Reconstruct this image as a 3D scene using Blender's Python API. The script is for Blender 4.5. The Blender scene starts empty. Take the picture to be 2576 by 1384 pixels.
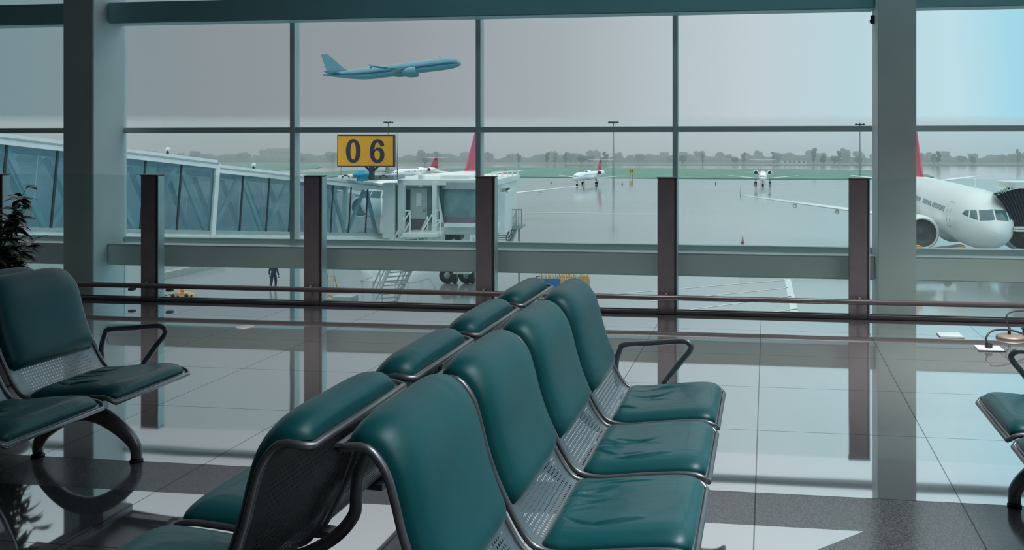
import bpy, bmesh, math, random
from mathutils import Vector, Matrix, Euler

# ---------------------------------------------------------------- camera, sky, fill lights, exposure
SC = bpy.context.scene
COL = SC.collection
W, HH = 2576.0, 1384.0
FPX, PX, PY, EYE, YAW = 2276.0, 1623.0, 363.0, 1.6, math.radians(7.66)
SY, CY = math.sin(YAW), math.cos(YAW)

cam = bpy.data.cameras.new('camera')
cam.sensor_fit = 'HORIZONTAL'
cam.sensor_width = 36.0
cam.lens = FPX / W * 36.0
cam.shift_x = (W / 2 - PX) / W
cam.shift_y = (PY - HH / 2) / W
cam.clip_start, cam.clip_end = 0.05, 3000
cam_o = bpy.data.objects.new('camera', cam)
COL.objects.link(cam_o)
cam_o.location = (0, 0, EYE)
cam_o.rotation_euler = (math.pi / 2, 0, YAW)
SC.camera = cam_o

SC.view_settings.view_transform = 'Standard'
SC.view_settings.look = 'None'
SC.view_settings.exposure = 0.0
SC.view_settings.gamma = 1.0
SC.view_settings.use_curve_mapping = False
SC.cycles.use_denoising = True
SC.cycles.max_bounces = 10
SC.cycles.diffuse_bounces = 4
SC.cycles.glossy_bounces = 5
SC.cycles.transmission_bounces = 4
SC.cycles.transparent_max_bounces = 48
SC.cycles.volume_bounces = 1
SC.cycles.caustics_reflective = False
SC.cycles.caustics_refractive = False
SC.cycles.sample_clamp_indirect = 4.0

ZENITH = (1.36, 1.42, 1.43, 1)
# overcast sky, dim to the west and brighter and bluer to the east
world = bpy.data.worlds.new('overcast_sky')
SC.world = world
world.use_nodes = True
wt = world.node_tree
wt.nodes.clear()
wo = wt.nodes.new('ShaderNodeOutputWorld')
wb = wt.nodes.new('ShaderNodeBackground')
wc = wt.nodes.new('ShaderNodeTexCoord')
ws = wt.nodes.new('ShaderNodeSeparateXYZ')
wt.links.new(wc.outputs['Generated'], ws.inputs[0])
wa_ = wt.nodes.new('ShaderNodeMath'); wa_.operation = 'ARCTAN2'
wt.links.new(ws.outputs['X'], wa_.inputs[0]); wt.links.new(ws.outputs['Y'], wa_.inputs[1])
wn = wt.nodes.new('ShaderNodeTexNoise'); wn.inputs['Scale'].default_value = 4.0; wn.inputs['Detail'].default_value = 3
wt.links.new(wc.outputs['Generated'], wn.inputs['Vector'])
wm = wt.nodes.new('ShaderNodeMath'); wm.operation = 'MULTIPLY_ADD'; wm.inputs[1].default_value = .05
wt.links.new(wn.outputs['Fac'], wm.inputs[0]); wt.links.new(wa_.outputs[0], wm.inputs[2])
wmap = wt.nodes.new('ShaderNodeMapRange')          # azimuth, degrees from the window axis
wmap.inputs['From Min'].default_value = math.radians(-60) + .025; wmap.inputs['From Max'].default_value = math.radians(40) + .025
wt.links.new(wm.outputs[0], wmap.inputs['Value'])
wr = wt.nodes.new('ShaderNodeValToRGB')
wt.links.new(wmap.outputs['Result'], wr.inputs['Fac'])
SKY = [(-60, (.17, .26, .28)), (-43, (.20, .295, .32)), (-34, (.272, .308, .332)), (-23, (.325, .35, .378)), (-13, (.41, .455, .48)), (-1, (.58, .66, .705)),
       (4.5, (.53, .70, .75)), (11, (.56, .78, .85)), (16, (.335, .71, .86)), (40, (.28, .60, .75))]
while len(wr.color_ramp.elements) < len(SKY):
    wr.color_ramp.elements.new(0.5)
for e, (p, c) in zip(wr.color_ramp.elements, SKY):
    e.position = (p + 60) / 100; e.color = (*c, 1)
# an overcast sky grows brighter towards the zenith
wz = wt.nodes.new('ShaderNodeMapRange'); wz.interpolation_type = 'SMOOTHSTEP'
wz.inputs['From Min'].default_value = .17; wz.inputs['From Max'].default_value = .75
wt.links.new(ws.outputs['Z'], wz.inputs['Value'])
wx = wt.nodes.new('ShaderNodeMix'); wx.data_type = 'RGBA'
wx.inputs['B'].default_value = ZENITH
wt.links.new(wz.outputs['Result'], wx.inputs['Factor']); wt.links.new(wr.outputs['Color'], wx.inputs['A'])
wt.links.new(wx.outputs['Result'], wb.inputs['Color'])
wb.inputs['Strength'].default_value = 1.0
wt.links.new(wb.outputs['Background'], wo.inputs['Surface'])


def area_lamp(name, loc, size, power, color, rot=(0, 0, 0), spread=180):
    l = bpy.data.lights.new(name, 'AREA')
    l.shape = 'RECTANGLE'; l.size, l.size_y = size
    l.energy = power; l.color = color; l.spread = math.radians(spread)
    o = bpy.data.objects.new(name, l); COL.objects.link(o)
    o.location = loc; o.rotation_euler = rot
    return o


# added fill lights, unseen above the frame
area_lamp('fill_light', (5.0, -1.0, 4.45), (6, 3.0), 85, (.85, .97, 1.0))  # added room fill for the column fronts
area_lamp('fill_light', (1.3, 2.6, 4.45), (2.6, 3.8), 52, (.80, .97, 1.0), (0, math.radians(20), 0), 64)  # added fill coned onto the middle bench
# added fills lighting the low columns and beams, dimmer to the west
area_lamp('fill_light', (-9.0, 6.7, 4.5), (6, .5), 16, (1.0, .98, .94), (0, 0, 0), 62)
area_lamp('fill_light', (-2.5, 6.7, 4.5), (6, .5), 85, (1.0, .98, .94), (0, 0, 0), 62)
area_lamp('fill_light', (4.0, 6.7, 4.5), (6, .5), 240, (1.0, .98, .94), (0, 0, 0), 62)
area_lamp('fill_light', (2.0, 7.4, 4.55), (12, .5), 22, (.25, .85, 1.0))  # added cyan fill tinting the upper window wall


def cp(u, v, Z):
    """point Z metres ahead of the lens along the ray of pixel (u, v)"""
    a, b = (u - PX) / FPX * Z, (PY - v) / FPX * Z
    return Vector((a * CY - Z * SY, a * SY + Z * CY, EYE + b))


def cz(u, v, z):
    """where the ray of pixel (u, v) meets the level z"""
    return cp(u, v, (EYE - z) * FPX / (v - PY))


def cxz(xc, Z, z):
    """camera-relative plan position to world"""
    return Vector((xc * CY - Z * SY, xc * SY + Z * CY, z))


def cdir(a, b):
    return Vector((a * CY - b * SY, a * SY + b * CY, 0)).normalized()


GZ = -7.4        # apron level

# ---------------------------------------------------------------- materials
MATS = {}


def mat(name, color, rough=.5, metal=0.0, vary=.08, scale=6.0, bump=0.0, bscale=40.0, spec=.5, coat=0.0, stretch=None):
    if name in MATS:
        return MATS[name]
    m = bpy.data.materials.new(name); m.use_nodes = True
    t = m.node_tree; N = t.nodes; L = t.links
    b = N['Principled BSDF']
    b.inputs['Roughness'].default_value = rough
    b.inputs['Metallic'].default_value = metal
    b.inputs['Specular IOR Level'].default_value = spec
    b.inputs['Coat Weight'].default_value = coat
    tc = N.new('ShaderNodeTexCoord')
    src = tc.outputs['Object']
    if stretch:
        mp = N.new('ShaderNodeMapping'); mp.inputs['Scale'].default_value = stretch
        L.new(src, mp.inputs['Vector']); src = mp.outputs['Vector']
    n = N.new('ShaderNodeTexNoise'); n.inputs['Scale'].default_value = scale; n.inputs['Detail'].default_value = 4
    L.new(src, n.inputs['Vector'])
    r = N.new('ShaderNodeValToRGB')
    r.color_ramp.elements[0].position = .3; r.color_ramp.elements[1].position = .7
    r.color_ramp.elements[0].color = (*[c * (1 - vary) for c in color], 1)
    r.color_ramp.elements[1].color = (*[min(1, c * (1 + vary)) for c in color], 1)
    L.new(n.outputs['Fac'], r.inputs['Fac']); L.new(r.outputs['Color'], b.inputs['Base Color'])
    if bump:
        n2 = N.new('ShaderNodeTexNoise'); n2.inputs['Scale'].default_value = bscale; n2.inputs['Detail'].default_value = 3
        L.new(src, n2.inputs['Vector'])
        bp = N.new('ShaderNodeBump'); bp.inputs['Strength'].default_value = bump; bp.inputs['Distance'].default_value = .02
        L.new(n2.outputs['Fac'], bp.inputs['Height']); L.new(bp.outputs['Normal'], b.inputs['Normal'])
    MATS[name] = m
    return m


def glass_mat(name, tint=(.96, .98, .98), ior=1.45, film=None, film_amt=0.0, boost=1.0):
    """thin architectural glass: clear, with a Fresnel reflection, and a film of wet or dust"""
    m = bpy.data.materials.new(name); m.use_nodes = True
    t = m.node_tree; N = t.nodes; L = t.links; N.clear()
    o = N.new('ShaderNodeOutputMaterial')
    tr = N.new('ShaderNodeBsdfTransparent'); tr.inputs['Color'].default_value = (*tint, 1)
    g = N.new('ShaderNodeBsdfGlossy'); g.inputs['Roughness'].default_value = .02
    f = N.new('ShaderNodeFresnel')
    gm = N.new('ShaderNodeNewGeometry')
    io = N.new('ShaderNodeMath'); io.operation = 'MULTIPLY_ADD'      # ior outside, 1 / ior from within
    io.inputs[1].default_value = 1 / ior - ior; io.inputs[2].default_value = ior
    L.new(gm.outputs['Backfacing'], io.inputs[0]); L.new(io.outputs[0], f.inputs['IOR'])
    mx = N.new('ShaderNodeMixShader')
    k = N.new('ShaderNodeMath'); k.operation = 'MULTIPLY'; k.inputs[1].default_value = boost
    L.new(f.outputs['Fac'], k.inputs[0])
    L.new(k.outputs[0], mx.inputs['Fac']); L.new(tr.outputs[0], mx.inputs[1]); L.new(g.outputs[0], mx.inputs[2])
    end = mx
    if film:
        d = N.new('ShaderNodeBsdfDiffuse')
        tc = N.new('ShaderNodeTexCoord')
        n = N.new('ShaderNodeTexNoise'); n.inputs['Scale'].default_value = 1.2; n.inputs['Detail'].default_value = 6
        r = N.new('ShaderNodeMapRange'); r.inputs['From Min'].default_value = .3; r.inputs['From Max'].default_value = .7
        r.inputs['To Min'].default_value = film_amt * .6; r.inputs['To Max'].default_value = film_amt * 1.3
        d.inputs['Color'].default_value = (*film, 1)
        m2 = N.new('ShaderNodeMixShader')
        L.new(tc.outputs['Object'], n.inputs['Vector']); L.new(n.outputs['Fac'], r.inputs['Value'])
        L.new(r.outputs['Result'], m2.inputs['Fac']); L.new(mx.outputs[0], m2.inputs[1]); L.new(d.outputs[0], m2.inputs[2])
        end = m2
    L.new(end.outputs[0], o.inputs['Surface'])
    MATS[name] = m
    return m


GLASS_WIN = glass_mat('window_glass', (.97, .985, .985), 1.3)
GLASS_FENCE = glass_mat('barrier_glass', (.93, .975, .97), 1.25, (.60, .72, .68), .045)
GLASS_BRIDGE = glass_mat('bridge_glass', (.80, .885, .91), 1.4, (.09, .27, .37), .15)
GLASS_CABIN = glass_mat('cabin_glass', (.4, .62, .64), 1.4, (.28, .45, .48), .55)

PAINT = mat('grey_frame_paint', (.62, .70, .70), .45, vary=.04, scale=2)
COLPAINT = mat('column_paint', (.66, .72, .71), .5, vary=.05, scale=1.5)
BEAM_DIM = mat('beam_paint_dim', (.30, .56, .60), .55, vary=.05, scale=1.2)  # upper beams: the dim teal light up there is put into the colour
BEAM_LIT = mat('beam_paint_lit', (.86, .90, .86), .55, vary=.05, scale=1.2)  # low beams: brighter light bounced off the floor is put into the colour
BRONZE = mat('bronze_aluminium', (.175, .15, .165), .45, .1, vary=.1, scale=9)
BLACK = mat('black_rubber', (.012, .012, .014), .6)
PALE_AL = mat('pale_aluminium', (.5, .55, .56), .35, .6)
RAILM = mat('dark_rail_metal', (.15, .12, .13), .3, .4)
STEEL = mat('dark_seat_steel', (.30, .285, .30), .34, .75, vary=.12, scale=30)
LEATHER = mat('teal_leather', (.004, .105, .118), .42, 0, vary=.10, scale=5, bump=.05, bscale=260, spec=.5, coat=.0)
LEATHERS = mat('teal_seat_leather', (.004, .105, .118), .42, 0, vary=.10, scale=3, bump=.10, bscale=3.2, spec=.6, coat=.12, stretch=(1.2, 7, 1))
for m_ in (LEATHER, LEATHERS):
    p_ = m_.node_tree.nodes['Principled BSDF']
    p_.inputs['Sheen Weight'].default_value = .22; p_.inputs['Sheen Roughness'].default_value = .35; p_.inputs['Sheen Tint'].default_value = (.75, .92, .95, 1)
WALLM = mat('interior_plaster', (.30, .31, .32), .8)
CEILM = mat('ceiling_panels', (.30, .33, .34), .8)
WHITE = mat('aircraft_white', (.88, .90, .90), .28, vary=.03, scale=.6)
TAILRED = mat('tail_red', (.50, .06, .11), .4, vary=.06, scale=.8)
DARKGLASS = mat('cockpit_glass', (.06, .15, .18), .12, spec=.8)
DARK = mat('dark_machinery', (.035, .04, .05), .55)
GREYM = mat('grey_machinery', (.33, .37, .38), .5, .2)
BRWHITE = mat('bridge_white_paint', (.74, .78, .77), .45, vary=.07, scale=1.5)
BRGREY = mat('bridge_grey_paint', (.36, .42, .43), .5, vary=.08)
YELLOW = mat('sign_yellow', (.74, .34, .02), .5, vary=.06, scale=2)
NAVY = mat('navy_numeral', (.022, .03, .055), .55, vary=.3, scale=40)
BLUEV = mat('vent_blue', (.01, .40, .66), .45)
BLUEB = mat('board_blue', (.01, .15, .38), .4, vary=.2, scale=4)
ORANGE = mat('equipment_ochre', (.62, .34, .10), .55, vary=.12)
PLASTICW = mat('white_plastic', (.72, .78, .80), .4)
LEAFM = mat('dark_leaf', (.008, .017, .009), .55, vary=.3, scale=20)
STEMM = mat('woody_stem', (.05, .04, .028), .8)
POTM = mat('grey_planter', (.10, .10, .105), .6)
TREEM = mat('tree_foliage', (.055, .105, .085), .9, vary=.25, scale=.8)
TRUNKM = mat('tree_bark', (.06, .055, .05), .9)
GRASSM = mat('airfield_grass', (.125, .26, .20), .95, vary=.16, scale=.12)
HAZEFIELD = mat('scrub_field', (.12, .20, .17), .95, vary=.2, scale=.06)
PAINTLINE = mat('painted_marking', (.72, .76, .77), .5)
BUILDW = mat('far_white_wall', (.62, .68, .68), .8)
BUILDG = mat('far_grey_wall', (.24, .28, .30), .8)
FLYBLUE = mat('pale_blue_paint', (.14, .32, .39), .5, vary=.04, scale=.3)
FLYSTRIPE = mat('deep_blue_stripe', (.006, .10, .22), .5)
UNIFORM = mat('navy_uniform', (.012, .022, .06), .8)
SKIN = mat('skin', (.35, .2, .14), .6)
HAIR = mat('dark_hair', (.015, .012, .012), .7)


def wet_concrete():
    m = bpy.data.materials.new('wet_concrete'); m.use_nodes = True
    t = m.node_tree; N = t.nodes; L = t.links
    b = N['Principled BSDF']
    tc = N.new('ShaderNodeTexCoord')
    n = N.new('ShaderNodeTexNoise'); n.inputs['Scale'].default_value = .035; n.inputs['Detail'].default_value = 6
    L.new(tc.outputs['Object'], n.inputs['Vector'])
    r = N.new('ShaderNodeValToRGB')
    r.color_ramp.elements[0].position = .35; r.color_ramp.elements[0].color = (.30, .345, .35, 1)
    r.color_ramp.elements[1].position = .7; r.color_ramp.elements[1].color = (.40, .45, .455, 1)
    L.new(n.outputs['Fac'], r.inputs['Fac']); L.new(r.outputs['Color'], b.inputs['Base Color'])
    rr = N.new('ShaderNodeMapRange'); rr.inputs['From Min'].default_value = .35; rr.inputs['From Max'].default_value = .65
    rr.inputs['To Min'].default_value = .10; rr.inputs['To Max'].default_value = .22
    L.new(n.outputs['Fac'], rr.inputs['Value']); L.new(rr.outputs['Result'], b.inputs['Roughness'])
    b.inputs['IOR'].default_value = 1.5
    b.inputs['Coat Weight'].default_value = .8
    b.inputs['Coat Roughness'].default_value = .08
    mp = N.new('ShaderNodeMapping'); mp.inputs['Scale'].default_value = (1.0, .5, 1)
    n2 = N.new('ShaderNodeTexNoise'); n2.inputs['Scale'].default_value = 1.4; n2.inputs['Detail'].default_value = 4
    L.new(tc.outputs['Object'], mp.inputs['Vector']); L.new(mp.outputs[0], n2.inputs['Vector'])
    bp = N.new('ShaderNodeBump'); bp.inputs['Strength'].default_value = .10; bp.inputs['Distance'].default_value = .03
    L.new(n2.outputs['Fac'], bp.inputs['Height'])
    L.new(bp.outputs['Normal'], b.inputs['Normal']); L.new(bp.outputs['Normal'], b.inputs['Coat Normal'])
    return m


WETM = wet_concrete()


def floor_mat():
    """polished pale granite tiles 0.91 m, with a dark inlaid strip and an area darker past a diagonal edge"""
    m = bpy.data.materials.new('polished_granite'); m.use_nodes = True
    t = m.node_tree; N = t.nodes; L = t.links; N.clear()

    def math_(op, a, b=None, c=None, clamp=False):
        n = N.new('ShaderNodeMath'); n.operation = op; n.use_clamp = clamp
        for i, v in enumerate((a, b, c)):
            if v is None:
                continue
            if isinstance(v, (int, float)):
                n.inputs[i].default_value = v
            else:
                L.new(v, n.inputs[i])
        return n.outputs[0]
    out = N.new('ShaderNodeOutputMaterial')
    tc = N.new('ShaderNodeTexCoord')
    sp = N.new('ShaderNodeSeparateXYZ'); L.new(tc.outputs['Object'], sp.inputs[0])
    x, y = sp.outputs['X'], sp.outputs['Y']
    # joints
    def joint(c, off, half):
        a = math_('DIVIDE', math_('SUBTRACT', c, off), .912)
        f = math_('ABSOLUTE', math_('SUBTRACT', math_('FRACT', a), .5))
        return math_('GREATER_THAN', f, .5 - half / .912)
    jx = joint(x, -.052, .0032); jy = joint(y, 4.185, .0035)
    j = math_('MAXIMUM', jx, jy)
    # dark strip, and the darker area past a diagonal edge
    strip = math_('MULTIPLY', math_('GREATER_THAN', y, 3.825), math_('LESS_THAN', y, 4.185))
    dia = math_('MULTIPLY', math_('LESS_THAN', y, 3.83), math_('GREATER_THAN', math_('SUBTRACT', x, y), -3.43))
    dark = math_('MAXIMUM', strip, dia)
    # granite grain
    n1 = N.new('ShaderNodeTexNoise'); n1.inputs['Scale'].default_value = 70; n1.inputs['Detail'].default_value = 5; n1.inputs['Roughness'].default_value = .8
    L.new(tc.outputs['Object'], n1.inputs['Vector'])
    n2 = N.new('ShaderNodeTexVoronoi'); n2.inputs['Scale'].default_value = 130
    L.new(tc.outputs['Object'], n2.inputs['Vector'])
    gr = math_('ADD', math_('MULTIPLY', n1.outputs['Fac'], .7), math_('MULTIPLY', n2.outputs['Distance'], .5))
    rl = N.new('ShaderNodeValToRGB')
    rl.color_ramp.elements[0].position = .35; rl.color_ramp.elements[0].color = (.09, .086, .09, 1)
    rl.color_ramp.elements[1].position = .62; rl.color_ramp.elements[1].color = (.19, .184, .19, 1)
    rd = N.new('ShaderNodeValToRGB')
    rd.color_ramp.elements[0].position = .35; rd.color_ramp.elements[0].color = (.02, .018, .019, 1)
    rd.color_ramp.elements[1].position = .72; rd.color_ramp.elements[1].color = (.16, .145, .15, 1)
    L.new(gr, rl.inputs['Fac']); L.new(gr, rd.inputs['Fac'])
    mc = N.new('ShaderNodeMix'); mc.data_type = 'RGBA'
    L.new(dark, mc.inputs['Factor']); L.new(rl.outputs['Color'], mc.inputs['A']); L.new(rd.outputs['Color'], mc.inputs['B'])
    mj = N.new('ShaderNodeMix'); mj.data_type = 'RGBA'; mj.inputs['B'].default_value = (.03, .032, .034, 1)
    L.new(j, mj.inputs['Factor']); L.new(mc.outputs['Result'], mj.inputs['A'])
    d = N.new('ShaderNodeBsdfDiffuse'); L.new(mj.outputs['Result'], d.inputs['Color'])
    g = N.new('ShaderNodeBsdfGlossy'); g.inputs['Color'].default_value = (.97, .985, 1, 1)
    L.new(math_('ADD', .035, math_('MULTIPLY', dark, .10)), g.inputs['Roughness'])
    # soft waviness of the polish
    nb = N.new('ShaderNodeTexNoise'); nb.inputs['Scale'].default_value = 1.1; nb.inputs['Detail'].default_value = 1
    L.new(tc.outputs['Object'], nb.inputs['Vector'])
    bp = N.new('ShaderNodeBump'); bp.inputs['Strength'].default_value = .12; bp.inputs['Distance'].default_value = .008
    L.new(nb.outputs['Fac'], bp.inputs['Height']); L.new(bp.outputs['Normal'], g.inputs['Normal'])
    lw = N.new('ShaderNodeLayerWeight'); lw.inputs['Blend'].default_value = .5
    # polish mirrors more at grazing angles
    fac = math_('MULTIPLY_ADD', math_('POWER', lw.outputs['Facing'], 1.2), .80, .20)
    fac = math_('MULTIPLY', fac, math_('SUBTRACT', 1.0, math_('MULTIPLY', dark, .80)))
    fac = math_('MULTIPLY', fac, math_('SUBTRACT', 1.0, math_('MULTIPLY', j, .55)))
    mx = N.new('ShaderNodeMixShader')
    L.new(fac, mx.inputs['Fac']); L.new(d.outputs[0], mx.inputs[1]); L.new(g.outputs[0], mx.inputs[2])
    L.new(mx.outputs[0], out.inputs['Surface'])
    return m


def perforated_mat(nm, c_, r_, me_, vmax=9.0):
    """steel sheet pierced by rows of holes (UV in metres)"""
    m = mat(nm, c_, r_, me_, vary=.08, scale=30)
    t = m.node_tree; N = t.nodes; L = t.links
    b = N['Principled BSDF']; o = N['Material Output']
    uv = N.new('ShaderNodeUVMap'); uv.uv_map = 'UVMap'
    sp = N.new('ShaderNodeSeparateXYZ'); L.new(uv.outputs[0], sp.inputs[0])

    def math_(op, a, b_=None):
        n = N.new('ShaderNodeMath'); n.operation = op
        for i, v in enumerate((a, b_)):
            if v is None: continue
            if isinstance(v, (int, float)): n.inputs[i].default_value = v
            else: L.new(v, n.inputs[i])
        return n.outputs[0]
    fu = math_('SUBTRACT', math_('FRACT', math_('DIVIDE', sp.outputs['X'], .0165)), .5)
    fv = math_('SUBTRACT', math_('FRACT', math_('DIVIDE', sp.outputs['Y'], .0165)), .5)
    r = math_('SQRT', math_('ADD', math_('MULTIPLY', fu, fu), math_('MULTIPLY', fv, fv)))
    hole = math_('LESS_THAN', r, .25)
    edge = math_('LESS_THAN', math_('ABSOLUTE', sp.outputs['X']), .222)
    hole = math_('MULTIPLY', math_('MULTIPLY', hole, edge), math_('MULTIPLY', math_('GREATER_THAN', sp.outputs['Y'], .16), math_('LESS_THAN', sp.outputs['Y'], vmax)))
    tr = N.new('ShaderNodeBsdfTransparent')
    mx = N.new('ShaderNodeMixShader')
    L.new(hole, mx.inputs['Fac']); L.new(b.outputs[0], mx.inputs[1]); L.new(tr.outputs[0], mx.inputs[2])
    L.new(mx.outputs[0], o.inputs['Surface'])
    return m


PERF = perforated_mat('perforated_steel', (.30, .305, .325), .36, .7, .70)
PERF_SHADED = perforated_mat('perforated_steel_shaded', (.030, .028, .034), .45, .3)  # darker copy of the seat steel, shade of the rear side in its colour


# ---------------------------------------------------------------- mesh helpers
class MB:
    def __init__(self):
        self.v, self.f, self.s, self.uv = [], [], [], {}

    def add(self, verts, faces, smooth=False, uvs=None):
        k = len(self.v)
        self.v += [Vector(p) for p in verts]
        if uvs:
            for i, u in enumerate(uvs):
                self.uv[k + i] = u
        for f in faces:
            self.f.append([k + i for i in f]); self.s.append(smooth)
        return self

    def hexa(self, p):
        """8 corners: 4 below then 4 above"""
        return self.add(p, [(3, 2, 1, 0), (4, 5, 6, 7), (0, 1, 5, 4), (1, 2, 6, 5), (2, 3, 7, 6), (3, 0, 4, 7)])

    def box(self, lo, hi):
        (a, b, c), (d, e, f) = lo, hi
        return self.hexa([(a, b, c), (d, b, c), (d, e, c), (a, e, c), (a, b, f), (d, b, f), (d, e, f), (a, e, f)])

    def bbox(self, lo, hi, r=.004):
        """box with chamfered vertical and horizontal edges"""
        bm = bmesh.new()
        bmesh.ops.create_cube(bm, size=1)
        for v in bm.verts:
            v.co = Vector([lo[i] + (v.co[i] + .5) * (hi[i] - lo[i]) for i in range(3)])
        bmesh.ops.bevel(bm, geom=bm.edges[:], offset=r, segments=2, affect='EDGES')
        bm.verts.index_update()
        self.add([v.co.copy() for v in bm.verts], [[v.index for v in f.verts] for f in bm.faces])
        bm.free()
        return self

    def bar(self, p, q, w, h, up=(0, 0, 1)):
        p, q = Vector(p), Vector(q)
        d = (q - p).normalized()
        s = d.cross(Vector(up))
        if s.length < 1e-4:
            s = d.cross(Vector((1, 0, 0)))
        s.normalize(); u = s.cross(d)
        s, u = s * w / 2, u * h / 2
        return self.hexa([p - s - u, q - s - u, q + s - u, p + s - u, p - s + u, q - s + u, q + s + u, p + s + u])

    def tube(self, pts, r, n=8, closed=False, ry=None):
        """round (or, with ry, oval) tube along a path; r a number or a list"""
        pts = [Vector(p) for p in pts]
        m = len(pts)
        rs = r if isinstance(r, (list, tuple)) else [r] * m
        rings = []
        ref = None
        for i, p in enumerate(pts):
            a = pts[i - 1] if (i > 0 or closed) else p
            b = pts[(i + 1) % m] if (i < m - 1 or closed) else p
            d = (b - a).normalized()
            if ref is None:
                ref = Vector((0, 1, 0)) if abs(d.y) < .9 else Vector((0, 0, 1))
            s = d.cross(ref).normalized(); u = s.cross(d).normalized()
            ref = u if u.length > 0 else ref
            ref = -s.cross(d) if False else u
            k = ry if ry else 1.0
            rings.append([p + s * rs[i] * math.cos(2 * math.pi * j / n) + u * rs[i] * k * math.sin(2 * math.pi * j / n) for j in range(n)])
        return self.rings(rings, closed)

    def rings(self, rings, closed=False, cap=True, smooth=True, uvs=None):
        n = len(rings[0]); m = len(rings)
        verts = [p for r in rings for p in r]
        faces = []
        for i in range(m if closed else m - 1):
            for j in range(n):
                a, b = i * n + j, i * n + (j + 1) % n
                c, d = ((i + 1) % m) * n + (j + 1) % n, ((i + 1) % m) * n + j
                faces.append((a, b, c, d))
        self.add(verts, faces, smooth, uvs)
        if cap and not closed:
            k = len(self.v) - n * m
            self.f.append([k + j for j in range(n)][::-1]); self.s.append(False)
            self.f.append([k + (m - 1) * n + j for j in range(n)]); self.s.append(False)
        return self

    def lathe(self, prof, c=(0, 0, 0), n=20, axis='z'):
        c = Vector(c); rings = []
        for r, h in prof:
            ring = []
            for j in range(n):
                a = 2 * math.pi * j / n
                if axis == 'z': p = (r * math.cos(a), r * math.sin(a), h)
                elif axis == 'y': p = (r * math.sin(a), h, r * math.cos(a))
                else: p = (h, r * math.cos(a), r * math.sin(a))
                ring.append(c + Vector(p))
            rings.append(ring)
        self.rings(rings, cap=False)
        big = max(r for r, h in prof); k = len(self.v) - n * len(prof)
        if prof[0][0] < .5 * big:
            self.f.append([k + j for j in range(n)][::-1]); self.s.append(False)
        if prof[-1][0] < .5 * big:
            self.f.append([k + (len(prof) - 1) * n + j for j in range(n)]); self.s.append(False)
        return self

    def grid(self, fn, nu, nv, smooth=True, uvf=None):
        verts, uvs = [], []
        for i in range(nu + 1):
            for j in range(nv + 1):
                verts.append(fn(i / nu, j / nv))
                if uvf: uvs.append(uvf(i / nu, j / nv))
        f = []
        for i in range(nu):
            for j in range(nv):
                a = i * (nv + 1) + j
                f.append((a, a + 1, a + nv + 2, a + nv + 1))
        return self.add(verts, f, smooth, uvs or None)

    def prism(self, poly, d):
        """planar polygon thickened by vector d"""
        d = Vector(d); n = len(poly)
        v = [Vector(p) for p in poly] + [Vector(p) + d for p in poly]
        f = [tuple(range(n))[::-1], tuple(range(n, 2 * n))] + [(i, (i + 1) % n, n + (i + 1) % n, n + i) for i in range(n)]
        return self.add(v, f)

    def mesh(self, name, m):
        me = bpy.data.meshes.new(name)
        me.from_pydata([tuple(p) for p in self.v], [], self.f)
        for p, s in zip(me.polygons, self.s):
            p.use_smooth = s
        bm = bmesh.new(); bm.from_mesh(me)
        bmesh.ops.recalc_face_normals(bm, faces=bm.faces[:])
        if self.uv:
            bm.verts.ensure_lookup_table()
            lay = bm.loops.layers.uv.new('UVMap')
            for f in bm.faces:
                for l in f.loops:
                    l[lay].uv = self.uv.get(l.vert.index, (9, 9))
        bm.to_mesh(me); bm.free()
        me.materials.append(m)
        return me

    def build(self, name, m, parent=None, loc=None):
        o = bpy.data.objects.new(name, self.mesh(name, m))
        COL.objects.link(o)
        if parent: o.parent = parent
        if loc is not None: o.location = loc
        return o


def tag(o, label=None, cat=None, group=None, kind=None):
    if label: o['label'] = label
    if cat: o['category'] = cat
    if group: o['group'] = group
    if kind: o['kind'] = kind
    return o


def thing(name, label, cat, loc=(0, 0, 0), rz=0.0, group=None, kind=None):
    o = bpy.data.objects.new(name, None)
    o.empty_display_size = .2
    COL.objects.link(o)
    o.location = loc; o.rotation_euler = (0, 0, rz)
    return tag(o, label, cat, group, kind)


def copy_tree(o, parent=None):
    c = o.copy(); COL.objects.link(c)
    if parent: c.parent = parent
    for ch in list(o.children):
        copy_tree(ch, c)
    return c


def spline(pts, n=6):
    """Catmull-Rom through points"""
    P = [Vector(p) for p in pts]
    P = [P[0] * 2 - P[1]] + P + [P[-1] * 2 - P[-2]]
    out = []
    for i in range(1, len(P) - 2):
        a, b, c, d = P[i - 1:i + 3]
        for k in range(n):
            t = k / n
            out.append(.5 * ((2 * b) + (c - a) * t + (2 * a - 5 * b + 4 * c - d) * t * t + (3 * b - a - 3 * c + d) * t ** 3))
    out.append(P[-2])
    return out
# ---------------------------------------------------------------- the hall
XL, XR, YB = -15.6, 12.4, -8.0
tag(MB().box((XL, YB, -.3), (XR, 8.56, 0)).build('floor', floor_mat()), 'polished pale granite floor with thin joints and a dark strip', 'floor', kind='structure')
tag(MB().box((XL, YB, 4.6), (XR, 9.3, 4.8)).build('ceiling', CEILM), 'plain hall ceiling', 'ceiling', kind='structure')
tag(MB().box((XL, YB - .2, -.3), (XR, YB, 4.8)).build('wall_back', WALLM), 'plain plaster wall at the back of the hall', 'wall', kind='structure')
tag(MB().box((XL - .2, YB - .2, -.3), (XL, 8.56, 4.8)).build('wall_left', WALLM), 'plain plaster side wall', 'wall', kind='structure')
tag(MB().box((XR, YB - .2, -.3), (XR + .2, 8.56, 4.8)).build('wall_right', WALLM), 'plain plaster side wall', 'wall', kind='structure')

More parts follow.
